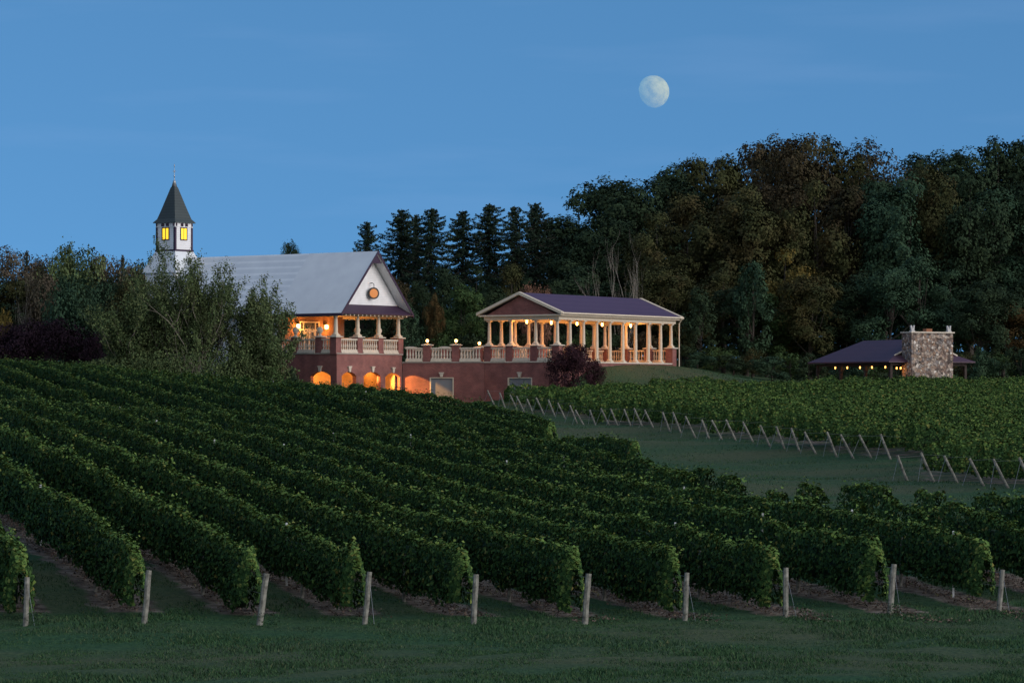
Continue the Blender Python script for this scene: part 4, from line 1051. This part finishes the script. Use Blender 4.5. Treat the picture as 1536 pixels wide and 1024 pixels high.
# ------------------------------------------------------------------ right vineyard with its leaning end posts
zx = [45, 75, 110, 130, 155, 185, 215, 245, 278, 300, 332, 370, 393, 430, 463, 495, 540, 572, 613, 652, 690, 728, 777, 825, 865, 907, 955, 1012, 1060, 1112, 1165, 1215]
lane_px = [720 + .53125 * a for a in zx]
lane_Y = list(np.interp(lane_px, [744, 778, 850, 917, 1023, 1158, 1342, 1366], [298, 290, 272, 257, 237, 208, 190, 187.0]))
near_px = [1364, 1405, 1440, 1480, 1517, 1556]; near_Y = [170, 166.6, 163.2, 160, 157.2, 154.5]
ends = list(zip(lane_px[:-1], lane_Y[:-1])) + list(zip(near_px, near_Y))
def add_right():
    rg = random.Random(9)
    n = len(ends)
    for i, (px, Y) in enumerate(ends):
        x = xat(px, Y); z = tz1(x, Y)
        o = empty('end_post', (x, Y, z))
        near = i >= n - 6
        lab = ('thick leaning end post at the near corner of the far vineyard, %s from the right' % ordinal(n - 1 - i)) if near else \
              ('leaning end post beside the grass lane, %s counted from the brick terrace' % ordinal(i))
        tag(o, lab, 'post', 'leaning end posts along the grass lane')
        ln = rg.uniform(.62, .92); h = rg.uniform(1.28, 1.48)
        wood_post('shaft', (0, 0, -.3), (-ln, rg.uniform(-.15, .15), h), .074, M['post_wood'], o)
        w = MB(); t = (-ln * .9, 0, h * .93)
        w.tube([t, (-ln - rg.uniform(.1, .45), -.1, 0)], [.009, .009], 4); w.tube([t, (1.1, .05, 1.3)], [.004, .004], 4)
        w.build('wire', M['wire'], o)
    # rows between the lane and the near corner start behind its leaves
    rows = [(xat(px, Y), Y, k) for k, (px, Y) in enumerate(ends)]
    rows += [(xat(1392, Y) , Y, 100 + k) for k, Y in enumerate((173.5, 177, 180.5, 184))]
    rows.sort(key=lambda a: -a[1])
    for j, (x, Y, k) in enumerate(rows):
        xe = .172 * Y + 4
        dx, dy = math.cos(.05), math.sin(.05)
        st = .75
        o, H = vine_row('vine_row', x + st, Y + .03, dx, dy, max(8, xe - x), 300 + k, 1.82, .24, zbot=.45)
        tag(o, 'vine row of the flat far vineyard, %s in front of the colonnade' % ordinal(j), 'vine row', 'vine rows of the far vineyard')
    for k, Y in enumerate((301.2, 304.3)):
        x = (8.5, 12.5)[k]
        o, H = vine_row('vine_row', x, Y, 1, .01, .172 * Y + 4 - x, 380 + k, 1.75, .2)
        tag(o, ('rearmost vine row beneath the grassy mound', 'short vine row along the top edge of the far vineyard')[::-1][k], 'vine row', 'vine rows of the far vineyard')
add_right()

# ------------------------------------------------------------------ pale stakes peeping out of the near rows
def add_stakes():
    marks = [(61, 737), (283, 571), (346, 564), (410, 566), (322, 665), (426, 670), (430, 789), (549, 593), (616, 652), (500, 653), (846, 680), (1278, 770), (1144, 770), (1430, 802), (1013, 817), (1026, 730), (180, 612), (690, 668), (760, 700), (235, 640)]
    for k, (px, py) in enumerate(marks):
        best = None
        for (xs, ys, L, H) in rows_left:
            den = ROW_T + (px - CX) / F
            Y = (xs + ROW_T * ys) / den if den > 0 else -1
            if not (ys + 1 < Y < ys + L / dl - 1): continue
            X = xat(px, Y); s = (Y - ys) * dl
            zt = tz1(X, Y) + float(H(np.array([s]))[0])
            yt = HY - zt * F / Y
            if best is None or abs(yt - py) < best[0]: best = (abs(yt - py), X, Y, zt)
        if best is None: continue
        _, X, Y, zt = best
        g = tz1(X, Y)
        o = empty('trellis_stake', (X, Y, g))
        side = 'left' if px < 512 else 'middle' if px < 1024 else 'right'
        where = 'at the slope crest' if py < 600 else 'halfway down the slope' if py < 720 else 'low near the front'
        tag(o, 'pale stake tip in the leaves %s, %s from left' % (where, ordinal(sum(1 for a, b in marks if (b < 600) == (py < 600) and (b < 720) == (py < 720) and a < px))), 'stake', 'pale trellis stakes in the near rows')
        mb = MB(); h = zt - g + .16
        mb.box(-.03, .03, -.02, .02, -.2, h); mb.box(-.034, .034, -.035, -.02, h - .5, h - .03)
        mb.build('stake', M['stake'], o)
add_stakes()

# ------------------------------------------------------------------ trees
def crown_mesh(name, seed, H=20.0, R=6.0, base=.18, n=15000, size=.33, lobes=20, squash=.8, top=.5, spray=.10):
    """foliage gathered in uneven lobes with gaps between them"""
    rng = np.random.default_rng(seed)
    cz = H * (base + (1 - base) * .52); rz = H * (1 - base) / 2
    L = []
    for k in range(lobes):
        u = rng.uniform(-.85, 1.0) if k else 1.0
        a = rng.uniform(0, 2 * np.pi); rad = math.sqrt(max(.05, 1 - abs(u) ** 2.2)) * rng.uniform(.35, .86) if k else 0.0
        lr = R * rng.uniform(.27, .46)
        z = min(cz + u * rz * .84, H - lr * squash * rng.uniform(.85, 1.3))
        L.append((rad * R * math.cos(a), rad * R * math.sin(a), z, lr))
    L = np.array(L)
    w = L[:, 3] ** 2; w /= w.sum()
    pick = rng.choice(lobes, n, p=w)
    d = unit(rng.normal(size=(n, 3)) + np.array([0, 0, .35]))
    # lobes are knobbly: a second scale of clumps
    kn = unit(rng.normal(size=(lobes * 9, 3)))
    ki = pick * 9 + rng.integers(0, 9, n)
    near = rng.random(n) < .72
    d = np.where(near[:, None], unit(kn[ki] + d * .38), d)
    rr = np.where(rng.random(n) < .22, rng.uniform(.25, .8, n), rng.uniform(.82, 1.1, n)) * np.where(near, 1.06, .9)
    rr = np.where(rng.random(n) < spray, rr * rng.uniform(1.0, 1.28, n), rr)
    P = L[pick, :3] + d * (L[pick, 3] * rr)[:, None] * np.array([1, 1, squash])
    P[:, 2] = np.maximum(P[:, 2], H * base * .5)
    N = d + np.array([0, 0, .55]) + rng.normal(0, .30, d.shape)
    V, Q = leaves(P, N, size * rng.uniform(.6, 1.35, n), rng, .8)
    return np_mesh(name, V, Q), L

def trunk_mesh(name, seed, H, L, r=.32, mult=1, fork=.32):
    rng = random.Random(seed); mb = MB()
    hb = H * fork
    mb.tube([(0, 0, -.6), (.05, 0, hb * .5), (rng.uniform(-.2, .2), rng.uniform(-.2, .2), hb), (rng.uniform(-.4, .4), rng.uniform(-.4, .4), H * .62), (0, 0, H * .86)], [r * 1.25, r, r * .85, r * .5, r * .12], 7)
    for i in range(0, len(L), 1 if len(L) < 14 else 2):
        x, y, z, lr = L[i]
        z0 = min(z * .75, rng.uniform(hb * .7, H * .6))
        mb.tube([(0, 0, z0), (x * .45, y * .45, z0 + (z - z0) * .35), (x, y, z)], [r * .42, r * .26, r * .07], 5)
    me = bpy.data.meshes.new(name); me.from_pydata(mb.v, [], mb.f); me.update()
    return me

VAR = {}
def variants():
    for k in range(6):
        c, L = crown_mesh('crown', 20 + k, base=(.10, .14, .2, .12, .16, .08)[k], lobes=(20, 24, 18, 26, 22, 22)[k], squash=(.8, .7, .85, .75, .9, .8)[k], n=17000)
        VAR['broad%d' % k] = (c, trunk_mesh('trunk', 40 + k, 20, L), 20.0, 6.0)
    for k in range(3):      # shrubs
        c, L = crown_mesh('crown', 60 + k, H=5, R=2.6, base=.04, n=4200, size=.22, lobes=14, spray=.2)
        VAR['shrub%d' % k] = (c, trunk_mesh('trunk', 66 + k, 5, L, .1), 5.0, 2.6)
    for k in range(2):      # narrow evergreen
        c, L = crown_mesh('crown', 70 + k, H=9, R=2.2, base=.03, n=5200, size=.24, lobes=26, squash=1.3, spray=.15)
        VAR['column%d' % k] = (c, trunk_mesh('trunk', 76 + k, 9, L, .14), 9.0, 2.2)
    for k in range(2):      # thinner crowns that let the sky through
        c, L = crown_mesh('crown', 80 + k, base=.2, n=5600, size=.34, lobes=22, squash=.8, spray=.3)
        VAR['thin%d' % k] = (c, trunk_mesh('trunk', 86 + k, 20, L, .26), 20.0, 6.0)
    for k in range(3):      # dense low crowns
        c, L = crown_mesh('crown', 95 + k, H=6, R=4.5, base=.02, n=9000, size=.24, lobes=26, spray=.06)
        VAR['dense%d' % k] = (c, trunk_mesh('trunk', 98 + k, 6, L, .16), 6.0, 4.5)
    for k in range(3):      # spruces
        VAR['spruce%d' % k] = spruce(90 + k)
    for k in range(2):
        VAR['bare%d' % k] = bare(110 + k)

def spruce(seed, H=20.0):
    rng = np.random.default_rng(seed); mb = MB()
    mb.tube([(0, 0, -.6), (.05, 0, H * .5), (0, 0, H)], [.3, .18, .02], 6)
    PP, NN, SS_ = [], [], []
    z = H * .10; a = 0.0
    gapa = rng.uniform(0, 6.28, 5)
    while z < H - .2:
        f = (H - z) / (H * .9)
        a += 2.4 + rng.normal(0, .5)
        L = min(.25 + 5.0 * f ** .62, 3.9) * rng.uniform(.55, 1.18)
        droop = rng.uniform(.22, .5) * min(1, f * 2.2 + .1); lift = rng.uniform(.12, .34)
        t = np.linspace(.04, 1, max(4, int(L / .13)))
        r = L * t; zz = z + lift * .3 * L - droop * L * np.sin(t * 2.0) + lift * L * t ** 2.4
        bx, by = np.cos(a + .12 * t) * r, np.sin(a + .12 * t) * r
        mb.tube([(bx[0], by[0], zz[0]), (bx[len(t) // 2], by[len(t) // 2], zz[len(t) // 2]), (bx[-1], by[-1], zz[-1])], [.05, .03, .008], 4, cap=False)
        m = len(t) * 8
        q = rng.integers(0, len(t), m); side = rng.uniform(-1, 1, m) * .55 * (1 - t[q] * .7) * min(1, L / 1.6)
        px, py = bx[q] - np.sin(a) * side, by[q] + np.cos(a) * side
        P = np.stack([px, py, zz[q] - np.abs(rng.normal(0, .13, m)) - .03], 1)
        PP.append(P); NN.append(np.stack([np.cos(a) * .3 + rng.normal(0, .5, m), np.sin(a) * .3 + rng.normal(0, .5, m), rng.normal(.5, .5, m)], 1)); SS_.append(rng.uniform(.16, .36, m))
        z += (.075 + .085 * f) * rng.uniform(.5, 1.7)
    V, Q = leaves(np.concatenate(PP), np.concatenate(NN), np.concatenate(SS_), rng, .5)
    me = bpy.data.meshes.new('trunk'); me.from_pydata(mb.v, [], mb.f); me.update()
    return np_mesh('crown', V, Q), me, H, 4.2

def branching(seed, H, spread, stems, rbase, tips=None, kink=.18, levels=3, bw=.3):
    """upright multi-stemmed branching; returns the wood and the twig ends"""
    rng = random.Random(seed); mb = MB(); ends_ = []
    def grow(p, d, L, r, lev):
        pts = [p]; rs = [r]; n = 4
        for k in range(n):
            d = (d + Vector((rng.gauss(0, kink), rng.gauss(0, kink), rng.gauss(.10, kink * .5)))).normalized()
            p = p + d * L / n; pts.append(p); rs.append(r * (1 - .2 * (k + 1)))
        mb.tube(pts, rs, 5 if lev else 6, cap=False)
        if lev >= levels - 1 or L < .5:
            ends_.append((p, d)); ends_.append((pts[-2], d)); ends_.append((pts[-3], d)); return
        for k in range(rng.choice((3, 3, 4))):
            q = pts[rng.randint(1, n)]
            dd = (d + Vector((rng.gauss(0, .42), rng.gauss(0, .42), rng.gauss(.1, .2)))).normalized()
            grow(q, dd, L * rng.uniform(.42, .66), r * .45, lev + 1)
        ends_.append((p, d))
    for k in range(stems):
        a = 6.283 * k / stems + rng.uniform(-.3, .3); s = rng.uniform(.15, 1.0) * spread
        grow(Vector((rng.uniform(-bw, bw), rng.uniform(-bw, bw), -.4)), Vector((math.cos(a) * s, math.sin(a) * s, 1)).normalized(), H * rng.uniform(.5, .68), rbase * rng.uniform(.7, 1.1), 0)
    me = bpy.data.meshes.new('trunk'); me.from_pydata(mb.v, [], mb.f); me.update()
    return me, ends_

def bare(seed):
    me, e = branching(seed, 12.0, .8, 9, .11, levels=4, bw=.6)
    co = np.array([v.co for v in me.vertices])
    return None, me, float(co[:, 2].max()), float(np.percentile(np.hypot(co[:, 0], co[:, 1]), 97))

def willow(seed, H, spread, stems, n_per, size, low=.0):
    me, e = branching(seed, H, spread, stems, .085, levels=3, bw=H * .13)
    rng = np.random.default_rng(seed)
    B = np.array([p for p, d in e]); D = np.array([d for p, d in e])
    keep = rng.random(len(B)) < .80; B, D = B[keep], D[keep]
    m = len(B) * n_per; k = np.repeat(np.arange(len(B)), n_per)
    P = B[k] + D[k] * rng.uniform(-.6, .6, (m, 1)) + rng.normal(0, .20, (m, 3))
    N = D[k] * .3 + rng.normal(0, .7, (m, 3)) + np.array([0, 0, .4])
    if low:      # leafy skirt round the foot
        q = int(m * low); a = rng.uniform(0, 6.28, q); r = H * spread * .75 * np.sqrt(rng.random(q)); z = rng.random(q) ** 1.2 * H * .42
        P = np.concatenate([P, np.stack([np.cos(a) * r, np.sin(a) * r, z * (1.1 - .4 * r / (H * spread * .75))], 1)]); N = np.concatenate([N, rng.normal(0, .7, (q, 3)) + np.array([0, 0, .5])])
    V, Q = leaves(P, N, size * rng.uniform(.6, 1.3, len(P)), rng, .55)
    rr = np.hypot(P[:, 0], P[:, 1])
    return np_mesh('crown', V, Q), me, float(np.percentile(P[:, 2], 99.5)), float(np.percentile(rr, 97))

variants()
tree_rng = random.Random(77)
def set_mat(o, m):
    if not o.data.materials: o.data.materials.append(m)
    o.material_slots[0].link = 'OBJECT'; o.material_slots[0].material = m

def plant(var, px, top, Y, halfw, leaf, name, label, cat='tree', group=None, bark='bark', sink=0.0):
    """a tree whose crown top shows at (px, top) when it stands Y metres away"""
    c, t, H, R = VAR[var] if isinstance(var, str) else var
    x = xat(px, Y); g = tz1(x, Y) - sink
    h = (HY - top) / F * Y - g
    o = empty(name, (x, Y, g), tree_rng.uniform(0, 6.28))
    o.scale = (halfw / F * Y / R, halfw / F * Y / R, h / H)
    tag(o, label, cat, group)
    if c is not None:
        a = bpy.data.objects.new('crown', c); a.parent = o; COL.objects.link(a); set_mat(a, M_leaf(leaf))
    b = bpy.data.objects.new('trunk', t); b.parent = o; COL.objects.link(b); set_mat(b, M[bark])
    return o
def M_leaf(k): return LEAF[k]
ADJ = {'dark': 'dark green', 'blue': 'bluish green', 'olive': 'olive green', 'rust': 'rust coloured', 'brown': 'brownish', 'gold': 'golden brown', 'green': 'mid green', 'purple': 'dark purple'}

def wood():
    sky_ = [(836, 326, 'dark'), (868, 296, 'dark'), (908, 263, 'dark'), (955, 268, 'dark'), (1003, 249, 'dark'), (1040, 236, 'olive'), (1086, 238, 'olive'), (1128, 214, 'brown'), (1166, 200, 'brown'),
            (1205, 200, 'brown'), (1246, 207, 'olive'), (1290, 213, 'brown'), (1328, 226, 'brown'), (1374, 230, 'dark'), (1412, 224, 'dark'), (1456, 219, 'dark'), (1497, 208, 'dark'), (1540, 206, 'dark'), (1590, 215, 'dark')]
    for k, (px, top, lf) in enumerate(sky_):
        v = 'broad%d' % (k * 5 % 6) if k not in (11, 12) else 'thin%d' % (k % 2)
        plant(v, px, top, 400 + 9 * (k % 3), 78 if lf == 'dark' else 70, lf, 'broadleaf_tree', '%s tree on the skyline of the wood, %s crown from its left end' % (ADJ[lf], ordinal(k)), 'tree', 'skyline trees of the wood')
    mid = [(846, 385, 'dark'), (885, 345, 'dark'), (925, 322, 'dark'), (985, 318, 'olive'), (1030, 292, 'olive'), (1078, 318, 'olive'), (1118, 280, 'olive'), (1150, 330, 'rust'), (1176, 268, 'brown'), (1222, 270, 'olive'), (1268, 285, 'brown'),
           (1320, 268, 'blue'), (1366, 262, 'blue'), (1395, 246, 'olive'), (1415, 300, 'blue'), (1455, 262, 'dark'), (1490, 285, 'blue'), (1540, 270, 'dark'), (1580, 300, 'blue')]
    for k, (px, top, lf) in enumerate(mid):
        plant('broad%d' % ((k * 7 + 2) % 6), px, top, 372 + 5 * (k % 3), 66 if k % 2 else 74, lf, 'broadleaf_tree', '%s tree in the middle tier of the wood, %s from its left end' % (ADJ[lf], ordinal(k)), 'tree', 'middle trees of the wood')
    fr = [(868, 440, 'dark'), (905, 425, 'dark'), (955, 420, 'dark'), (990, 395, 'olive'), (1020, 430, 'olive'), (1085, 405, 'olive'), (1120, 425, 'dark'), (1150, 440, 'green'), (1178, 372, 'gold'), (1215, 410, 'olive'), (1250, 455, 'dark'),
          (1290, 410, 'dark'), (1335, 400, 'blue'), (1380, 385, 'blue'), (1425, 405, 'blue'), (1470, 420, 'dark'), (1505, 450, 'rust'), (1545, 415, 'dark')]
    for k, (px, top, lf) in enumerate(fr):
        plant('broad%d' % ((k * 5 + 1) % 6), px, top, 350 + 3 * (k % 3), 56, lf, 'broadleaf_tree', '%s tree at the front edge of the wood, %s from the colonnade side' % (ADJ[lf], ordinal(k)), 'tree', 'front trees of the wood')
    plant('column0', 1050, 432, 343, 26, 'dark', 'evergreen_tree', 'dense dark evergreen just right of the colonnade roof', 'tree', sink=.2)
    plant('column1', 1130, 392, 346, 30, 'blue', 'evergreen_tree', 'bluish green evergreen before the rust coloured trees', 'tree', sink=.2)
    plant('bare0', 936, 338, 344, 60, 'dark', 'bare_tree', 'leafless grey tree with fanned branches behind the colonnade roof', 'tree', bark='pale_bark')
    sh = [(1046, 528), (1072, 520), (1100, 532), (1128, 522), (1158, 534), (1186, 528), (1214, 530), (1245, 535), (1275, 528), (1310, 524), (1345, 530), (1440, 528), (1470, 522), (1500, 530), (1532, 520), (1565, 526)]
    for k, (px, top) in enumerate(sh):
        plant('shrub%d' % (k % 3), px, top, 333 + 4 * (k % 2), 25 + 4 * (k % 3), ('blue', 'green', 'dark', 'olive')[k % 4], 'shrub', '%s shrub at the foot of the wood, %s right of the colonnade' % (ADJ[('blue', 'green', 'dark', 'olive')[k % 4]], ordinal(k)), 'shrub', 'undergrowth shrubs of the wood')
    # spruces between the church gable and the wood
    sp = [(551, 331, 50), (602, 313, 66), (624, 320, 44), (647, 311, 62), (694, 315, 60), (735, 304, 68), (772, 308, 54), (803, 303, 58), (828, 350, 50)]
    for k, (px, top, hw) in enumerate(sp):
        plant('spruce%d' % (k % 3), px, top, 386 + 6 * (k % 3), hw, 'spruce', 'spruce_tree', 'tall dark spruce behind the buildings, %s from the church gable' % ordinal(k), 'tree', 'spruces behind the terrace')
    lo = [('broad1', 588, 412, 352, 30, 'brown', 'brownish rounded tree close behind the church gable edge'), ('broad3', 625, 420, 356, 28, 'dark', 'dark tree behind the right eave of the church'),
          ('column0', 613, 455, 338, 22, 'blue', 'bluish green conical tree beside the church porch end'), ('broad2', 651, 440, 345, 15, 'rust', 'reddish tree among the dark trees behind the terrace lamps'),
          ('broad4', 692, 425, 350, 38, 'green', 'mid green tree behind the middle of the terrace'), ('broad0', 740, 430, 354, 36, 'dark', 'dark tree left of the colonnade pediment'),
          ('broad5', 790, 415, 360, 34, 'dark', 'dark tree above the colonnade pediment'), ('broad2', 832, 420, 362, 34, 'dark', 'dark tree above the left part of the colonnade roof'), ('dense1', 803, 430, 343, 30, 'pink', 'faded pinkish tree showing over the colonnade pediment'),
          ('dense0', 672, 448, 358, 34, 'dark', 'dark rounded tree between the reddish tree and the terrace lamps'), ('broad3', 545, 430, 350, 46, 'dark', 'dark tree seen between the church porch columns'), ('broad1', 665, 400, 366, 36, 'dark', 'dark tree under the fourth and fifth spruce'), ('broad5', 715, 398, 368, 36, 'dark', 'dark tree beneath the sixth spruce'), ('broad0', 768, 396, 368, 34, 'olive', 'olive tree beneath the seventh spruce')]
    for v, px, top, Y, hw, lf, lab in lo: plant(v, px, top, Y, hw, lf, 'broadleaf_tree', lab)
    for k, (px, top, lf) in enumerate([(630, 505, 'dark'), (665, 498, 'green'), (705, 500, 'dark'), (745, 505, 'dark'), (785, 500, 'brown'), (830, 500, 'dark'), (875, 495, 'green'), (920, 500, 'dark'), (965, 498, 'brown'), (1005, 505, 'dark')]):
        plant('shrub%d' % (k % 3), px, top, 340 + 2 * (k % 2), 26, lf, 'shrub', '%s shrub seen low behind the terrace and columns, %s from the church' % (ADJ[lf], ordinal(k)), 'shrub', 'shrubs behind the terrace')
    plant('broad4', 436, 358, 372, 20, 'dark', 'broadleaf_tree', 'small dark rounded tree top showing over the church ridge')
    plant('bare1', 470, 368, 372, 22, 'dark', 'bare_tree', 'bare twig top showing over the church ridge', bark='bark')
    plant('bare1', 410, 372, 376, 8, 'dark', 'bare_tree', 'tiny bare tip over the church ridge left of the dark crown', bark='bark')
    # left background
    lf_ = [('thin1', 14, 372, 352, 55, 'taupe', 'thin brownish tree at the left picture edge on the skyline'), ('dense2', 50, 382, 358, 50, 'taupe', 'brownish rounded tree second on the left skyline'),
           ('dense0', 106, 372, 356, 56, 'willow', 'olive tree with the highest top on the left skyline'), ('dense1', 150, 388, 360, 46, 'taupe', 'brownish tree between the olive skyline tree and the tower'), ('thin0', 78, 384, 362, 44, 'taupe', 'thin brownish tree beside the olive skyline tree'),
           ('dense2', 190, 389, 358, 44, 'taupe', 'brownish tree just left of the church tower'), ('dense0', 228, 394, 364, 42, 'dark', 'dark tree directly behind the church tower foot'),
           ('broad1', 25, 418, 342, 52, 'olive', 'olive tree below the left picture edge skyline'), ('dense1', 70, 414, 340, 50, 'taupe', 'brownish tree above the dark purple trees'),
           ('dense0', 112, 416, 326, 56, 'blue', 'bluish green tree above the right end of the purple trees'), ('dense2', 165, 414, 334, 52, 'dark', 'dark tree between the bluish tree and the tower'),
           ('dense1', 205, 424, 322, 46, 'olive', 'olive tree at the left side of the grey-green shrub tree'), ('broad3', -30, 398, 340, 60, 'dark', 'dark tree cut by the left picture edge'),
           ('thin0', 4, 462, 316, 14, 'gold', 'small yellowish tree at the left picture edge beside the purple trees')]
    for v, px, top, Y, hw, l_, lab in lf_: plant(v, px, top, Y, hw, l_, 'broadleaf_tree', lab)
    for k, (px, top) in enumerate(((155, 380), (184, 381), (40, 374))):
        plant('spruce%d' % k, px, top, 368, 13, 'spruce', 'spruce_tree', 'small spruce tip on the left skyline, %s' % ('left of the pair near the tower', 'right of the pair near the tower', 'near the left picture edge')[k], 'tree')
    plant('bare1', 28, 392, 330, 26, 'dark', 'bare_tree', 'pale bare stems among the trees at the left edge', bark='pale_bark')
    for k, (px, top, hw) in enumerate(((12, 488, 46), (72, 479, 50), (125, 490, 40))):
        plant('dense%d' % k, px, top, 308 + 2 * k, hw, 'purple', 'purple_tree', 'low dark purple tree above the vines, %s' % ('at the left picture edge', 'middle one of the three', 'nearest the church')[k], 'tree', 'dark purple trees at the slope crest')
    W1 = willow(201, 10.8, .85, 34, 46, .23, low=.3)
    W2_ = willow(202, 7.6, .75, 24, 46, .22, low=.15)
    W3 = willow(203, 7.0, .9, 28, 44, .23, low=.5)
    for w, px, top, Y, hw, lab in ((W1, 288, 383, 303, 97, 'large many-stemmed grey-green tree in front of the church'), (W2_, 380, 440, 304.5, 66, 'grey-green tree with airy branches against the church roof eave'), (W3, 205, 432, 304, 80, 'spreading grey-green tree left of the large many-stemmed tree')):
        o = plant(w, px, top, Y, hw, 'willow', 'multistem_tree', lab, bark='pale_bark')
    for k, (px, top, hw) in enumerate(((345, 540, 26), (405, 545, 22), (260, 530, 34), (440, 553, 16))):
        plant('shrub%d' % (k % 3), px, top, 303, hw, ('dark', 'green', 'willow', 'dark')[k], 'shrub', 'low shrub above the vine crest, %s' % ('under the airy grey-green tree', 'against the white church siding corner', 'under the large many-stemmed tree', 'at the foot of the brick porch wall')[k], 'shrub')
    plant('dense1', 860, 517, 309.0, 40, 'wine', 'wine_red_bush', 'round wine-red bush at the near corner of the colonnade', 'bush', bark='bark', sink=.2)
    plant('dense2', 893, 538, 311.5, 16, 'wine', 'wine_red_bush', 'smaller wine-red bush tucked against the columns', 'bush', sink=.1)
wood()

def thicket():
    # far undergrowth that closes the view below the crowns
    rng = np.random.default_rng(31); n = 52000
    X = rng.uniform(-90, 90, n); Y = rng.uniform(404, 432, n)
    top = 7 + 2.2 * np.sin(X * .31) + 1.6 * np.sin(X * .83 + 1) + np.where(X > 12, 5.5, 0)
    Z = tz(X, Y) + rng.random(n) ** .8 * top
    V, Q = leaves(np.stack([X, Y, Z], 1), rng.normal(0, .6, (n, 3)) + np.array([0, -.5, .4]), .8 * rng.uniform(.6, 1.3, n), rng, .8)
    o = link('undergrowth', np_mesh('undergrowth', V, Q), LEAF['dark']); tag(o, 'dark far undergrowth closing the wood behind the tree trunks', 'undergrowth', kind='stuff')
thicket()

# ------------------------------------------------------------------ grass
def grass(name, n, yr, size, seed, mask, label):
    rng = np.random.default_rng(seed)
    Y = rng.uniform(*yr, n); X = rng.uniform(-1, 1, n) * (.165 * Y + 2)
    k = mask(X, Y); X, Y = X[k], Y[k]; n = len(X)
    Z = tz(X, Y)
    a = rng.uniform(0, 6.28, n); h = size * rng.uniform(.5, 1.4, n) * (1 + .7 * np.clip(np.sin(X * .6 + 2 * np.sin(Y * .35)), 0, 1)); w = h * .16 + .006
    ln = rng.normal(0, .45, (n, 2)) * h[:, None]
    b = np.stack([X, Y, Z - .02], 1); s = np.stack([np.cos(a) * w, np.sin(a) * w, np.zeros(n)], 1)
    V = np.stack([b - s, b + s, b + np.stack([ln[:, 0], ln[:, 1], h], 1)], 1).reshape(-1, 3)
    me = np_mesh(name, V, np.arange(3 * n).reshape(-1, 3))
    o = link(name, me, M['grass_blade']); tag(o, label, 'grass', kind='stuff')
def headland(X, Y):
    front = np.interp(X, [-20, 0, 20], [95, 96, 101]); r = np.random.default_rng(3).random(len(X))
    inrow = np.abs(((X + ROW_T * (Y - 94) - X0A + ROW_DX * .5) / ROW_DX) % 1 - .56) < .27
    return (Y < front + .6) | ((r < .5) & ~inrow)
grass('meadow_grass', 230000, (76.5, 108), .055, 1, headland, 'short dewy grass of the headland in front of the vines')
def lane(X, Y): return (block_mask(X, Y) < .5) & (right_mask(X, Y) < .5) & (X > -12)
grass('lane_grass', 120000, (112, 300), .07, 2, lane, 'mown grass of the sunken lane between the vineyards')
grass('mound_grass', 30000, (300, 336), .10, 3, lambda X, Y: (X > 5) & (X < 40), 'grass of the mound below the colonnade')
def weeds():
    rng = np.random.default_rng(12)
    for k, (px, Y, h) in enumerate(((262, 93.6, .55), (405, 93.8, .4), (60, 93.7, .4), (1205, 97.2, .45), (1050, 96.2, .38), (735, 94.5, .35), (1345, 98.6, .35))):
        x = xat(px, Y); z = tz1(x, Y); n = 130
        P = np.stack([rng.normal(0, .16, n), rng.normal(0, .14, n), rng.random(n) ** .8 * h], 1)
        V, Q = leaves(P, rng.normal(0, .6, (n, 3)) + np.array([0, 0, .5]), .075 * rng.uniform(.6, 1.3, n), rng, .45)
        o = link('weed_plant', np_mesh('weed_plant', V, Q), M['grass_blade'], None, (x, Y, z))
        tag(o, 'pale weed tuft in the grass beside the %s front post from the left' % ('second', 'third', 'first', 'eighth', 'seventh', 'fifth', 'ninth')[k], 'weed', 'weeds by the front posts')
weeds()

def litter():
    rng = np.random.default_rng(8); n = 30000
    Y = rng.uniform(96.5, 128, n); k = rng.integers(0, 11, n)
    X = X0A + ROW_DX * k - ROW_T * (Y - 94) + .2 + rng.normal(0, .38, n)
    P = np.stack([X, Y, tz(X, Y) + rng.random(n) * .07], 1)
    V, Q = leaves(P, rng.normal(0, .45, (n, 3)) + np.array([0, 0, 1]), .075 * rng.uniform(.5, 1.6, n), rng, .6)
    m = leafmat('leaf_litter', [(0, (.05, .032, .026)), (.5, (.13, .095, .08)), (.85, (.22, .17, .14)), (1, (.12, .15, .06))], .9)
    o = link('leaf_litter', np_mesh('leaf_litter', V, Q), m); tag(o, 'dry leaves and prunings on the soil under the near vine rows', 'leaf litter', kind='stuff')
litter()
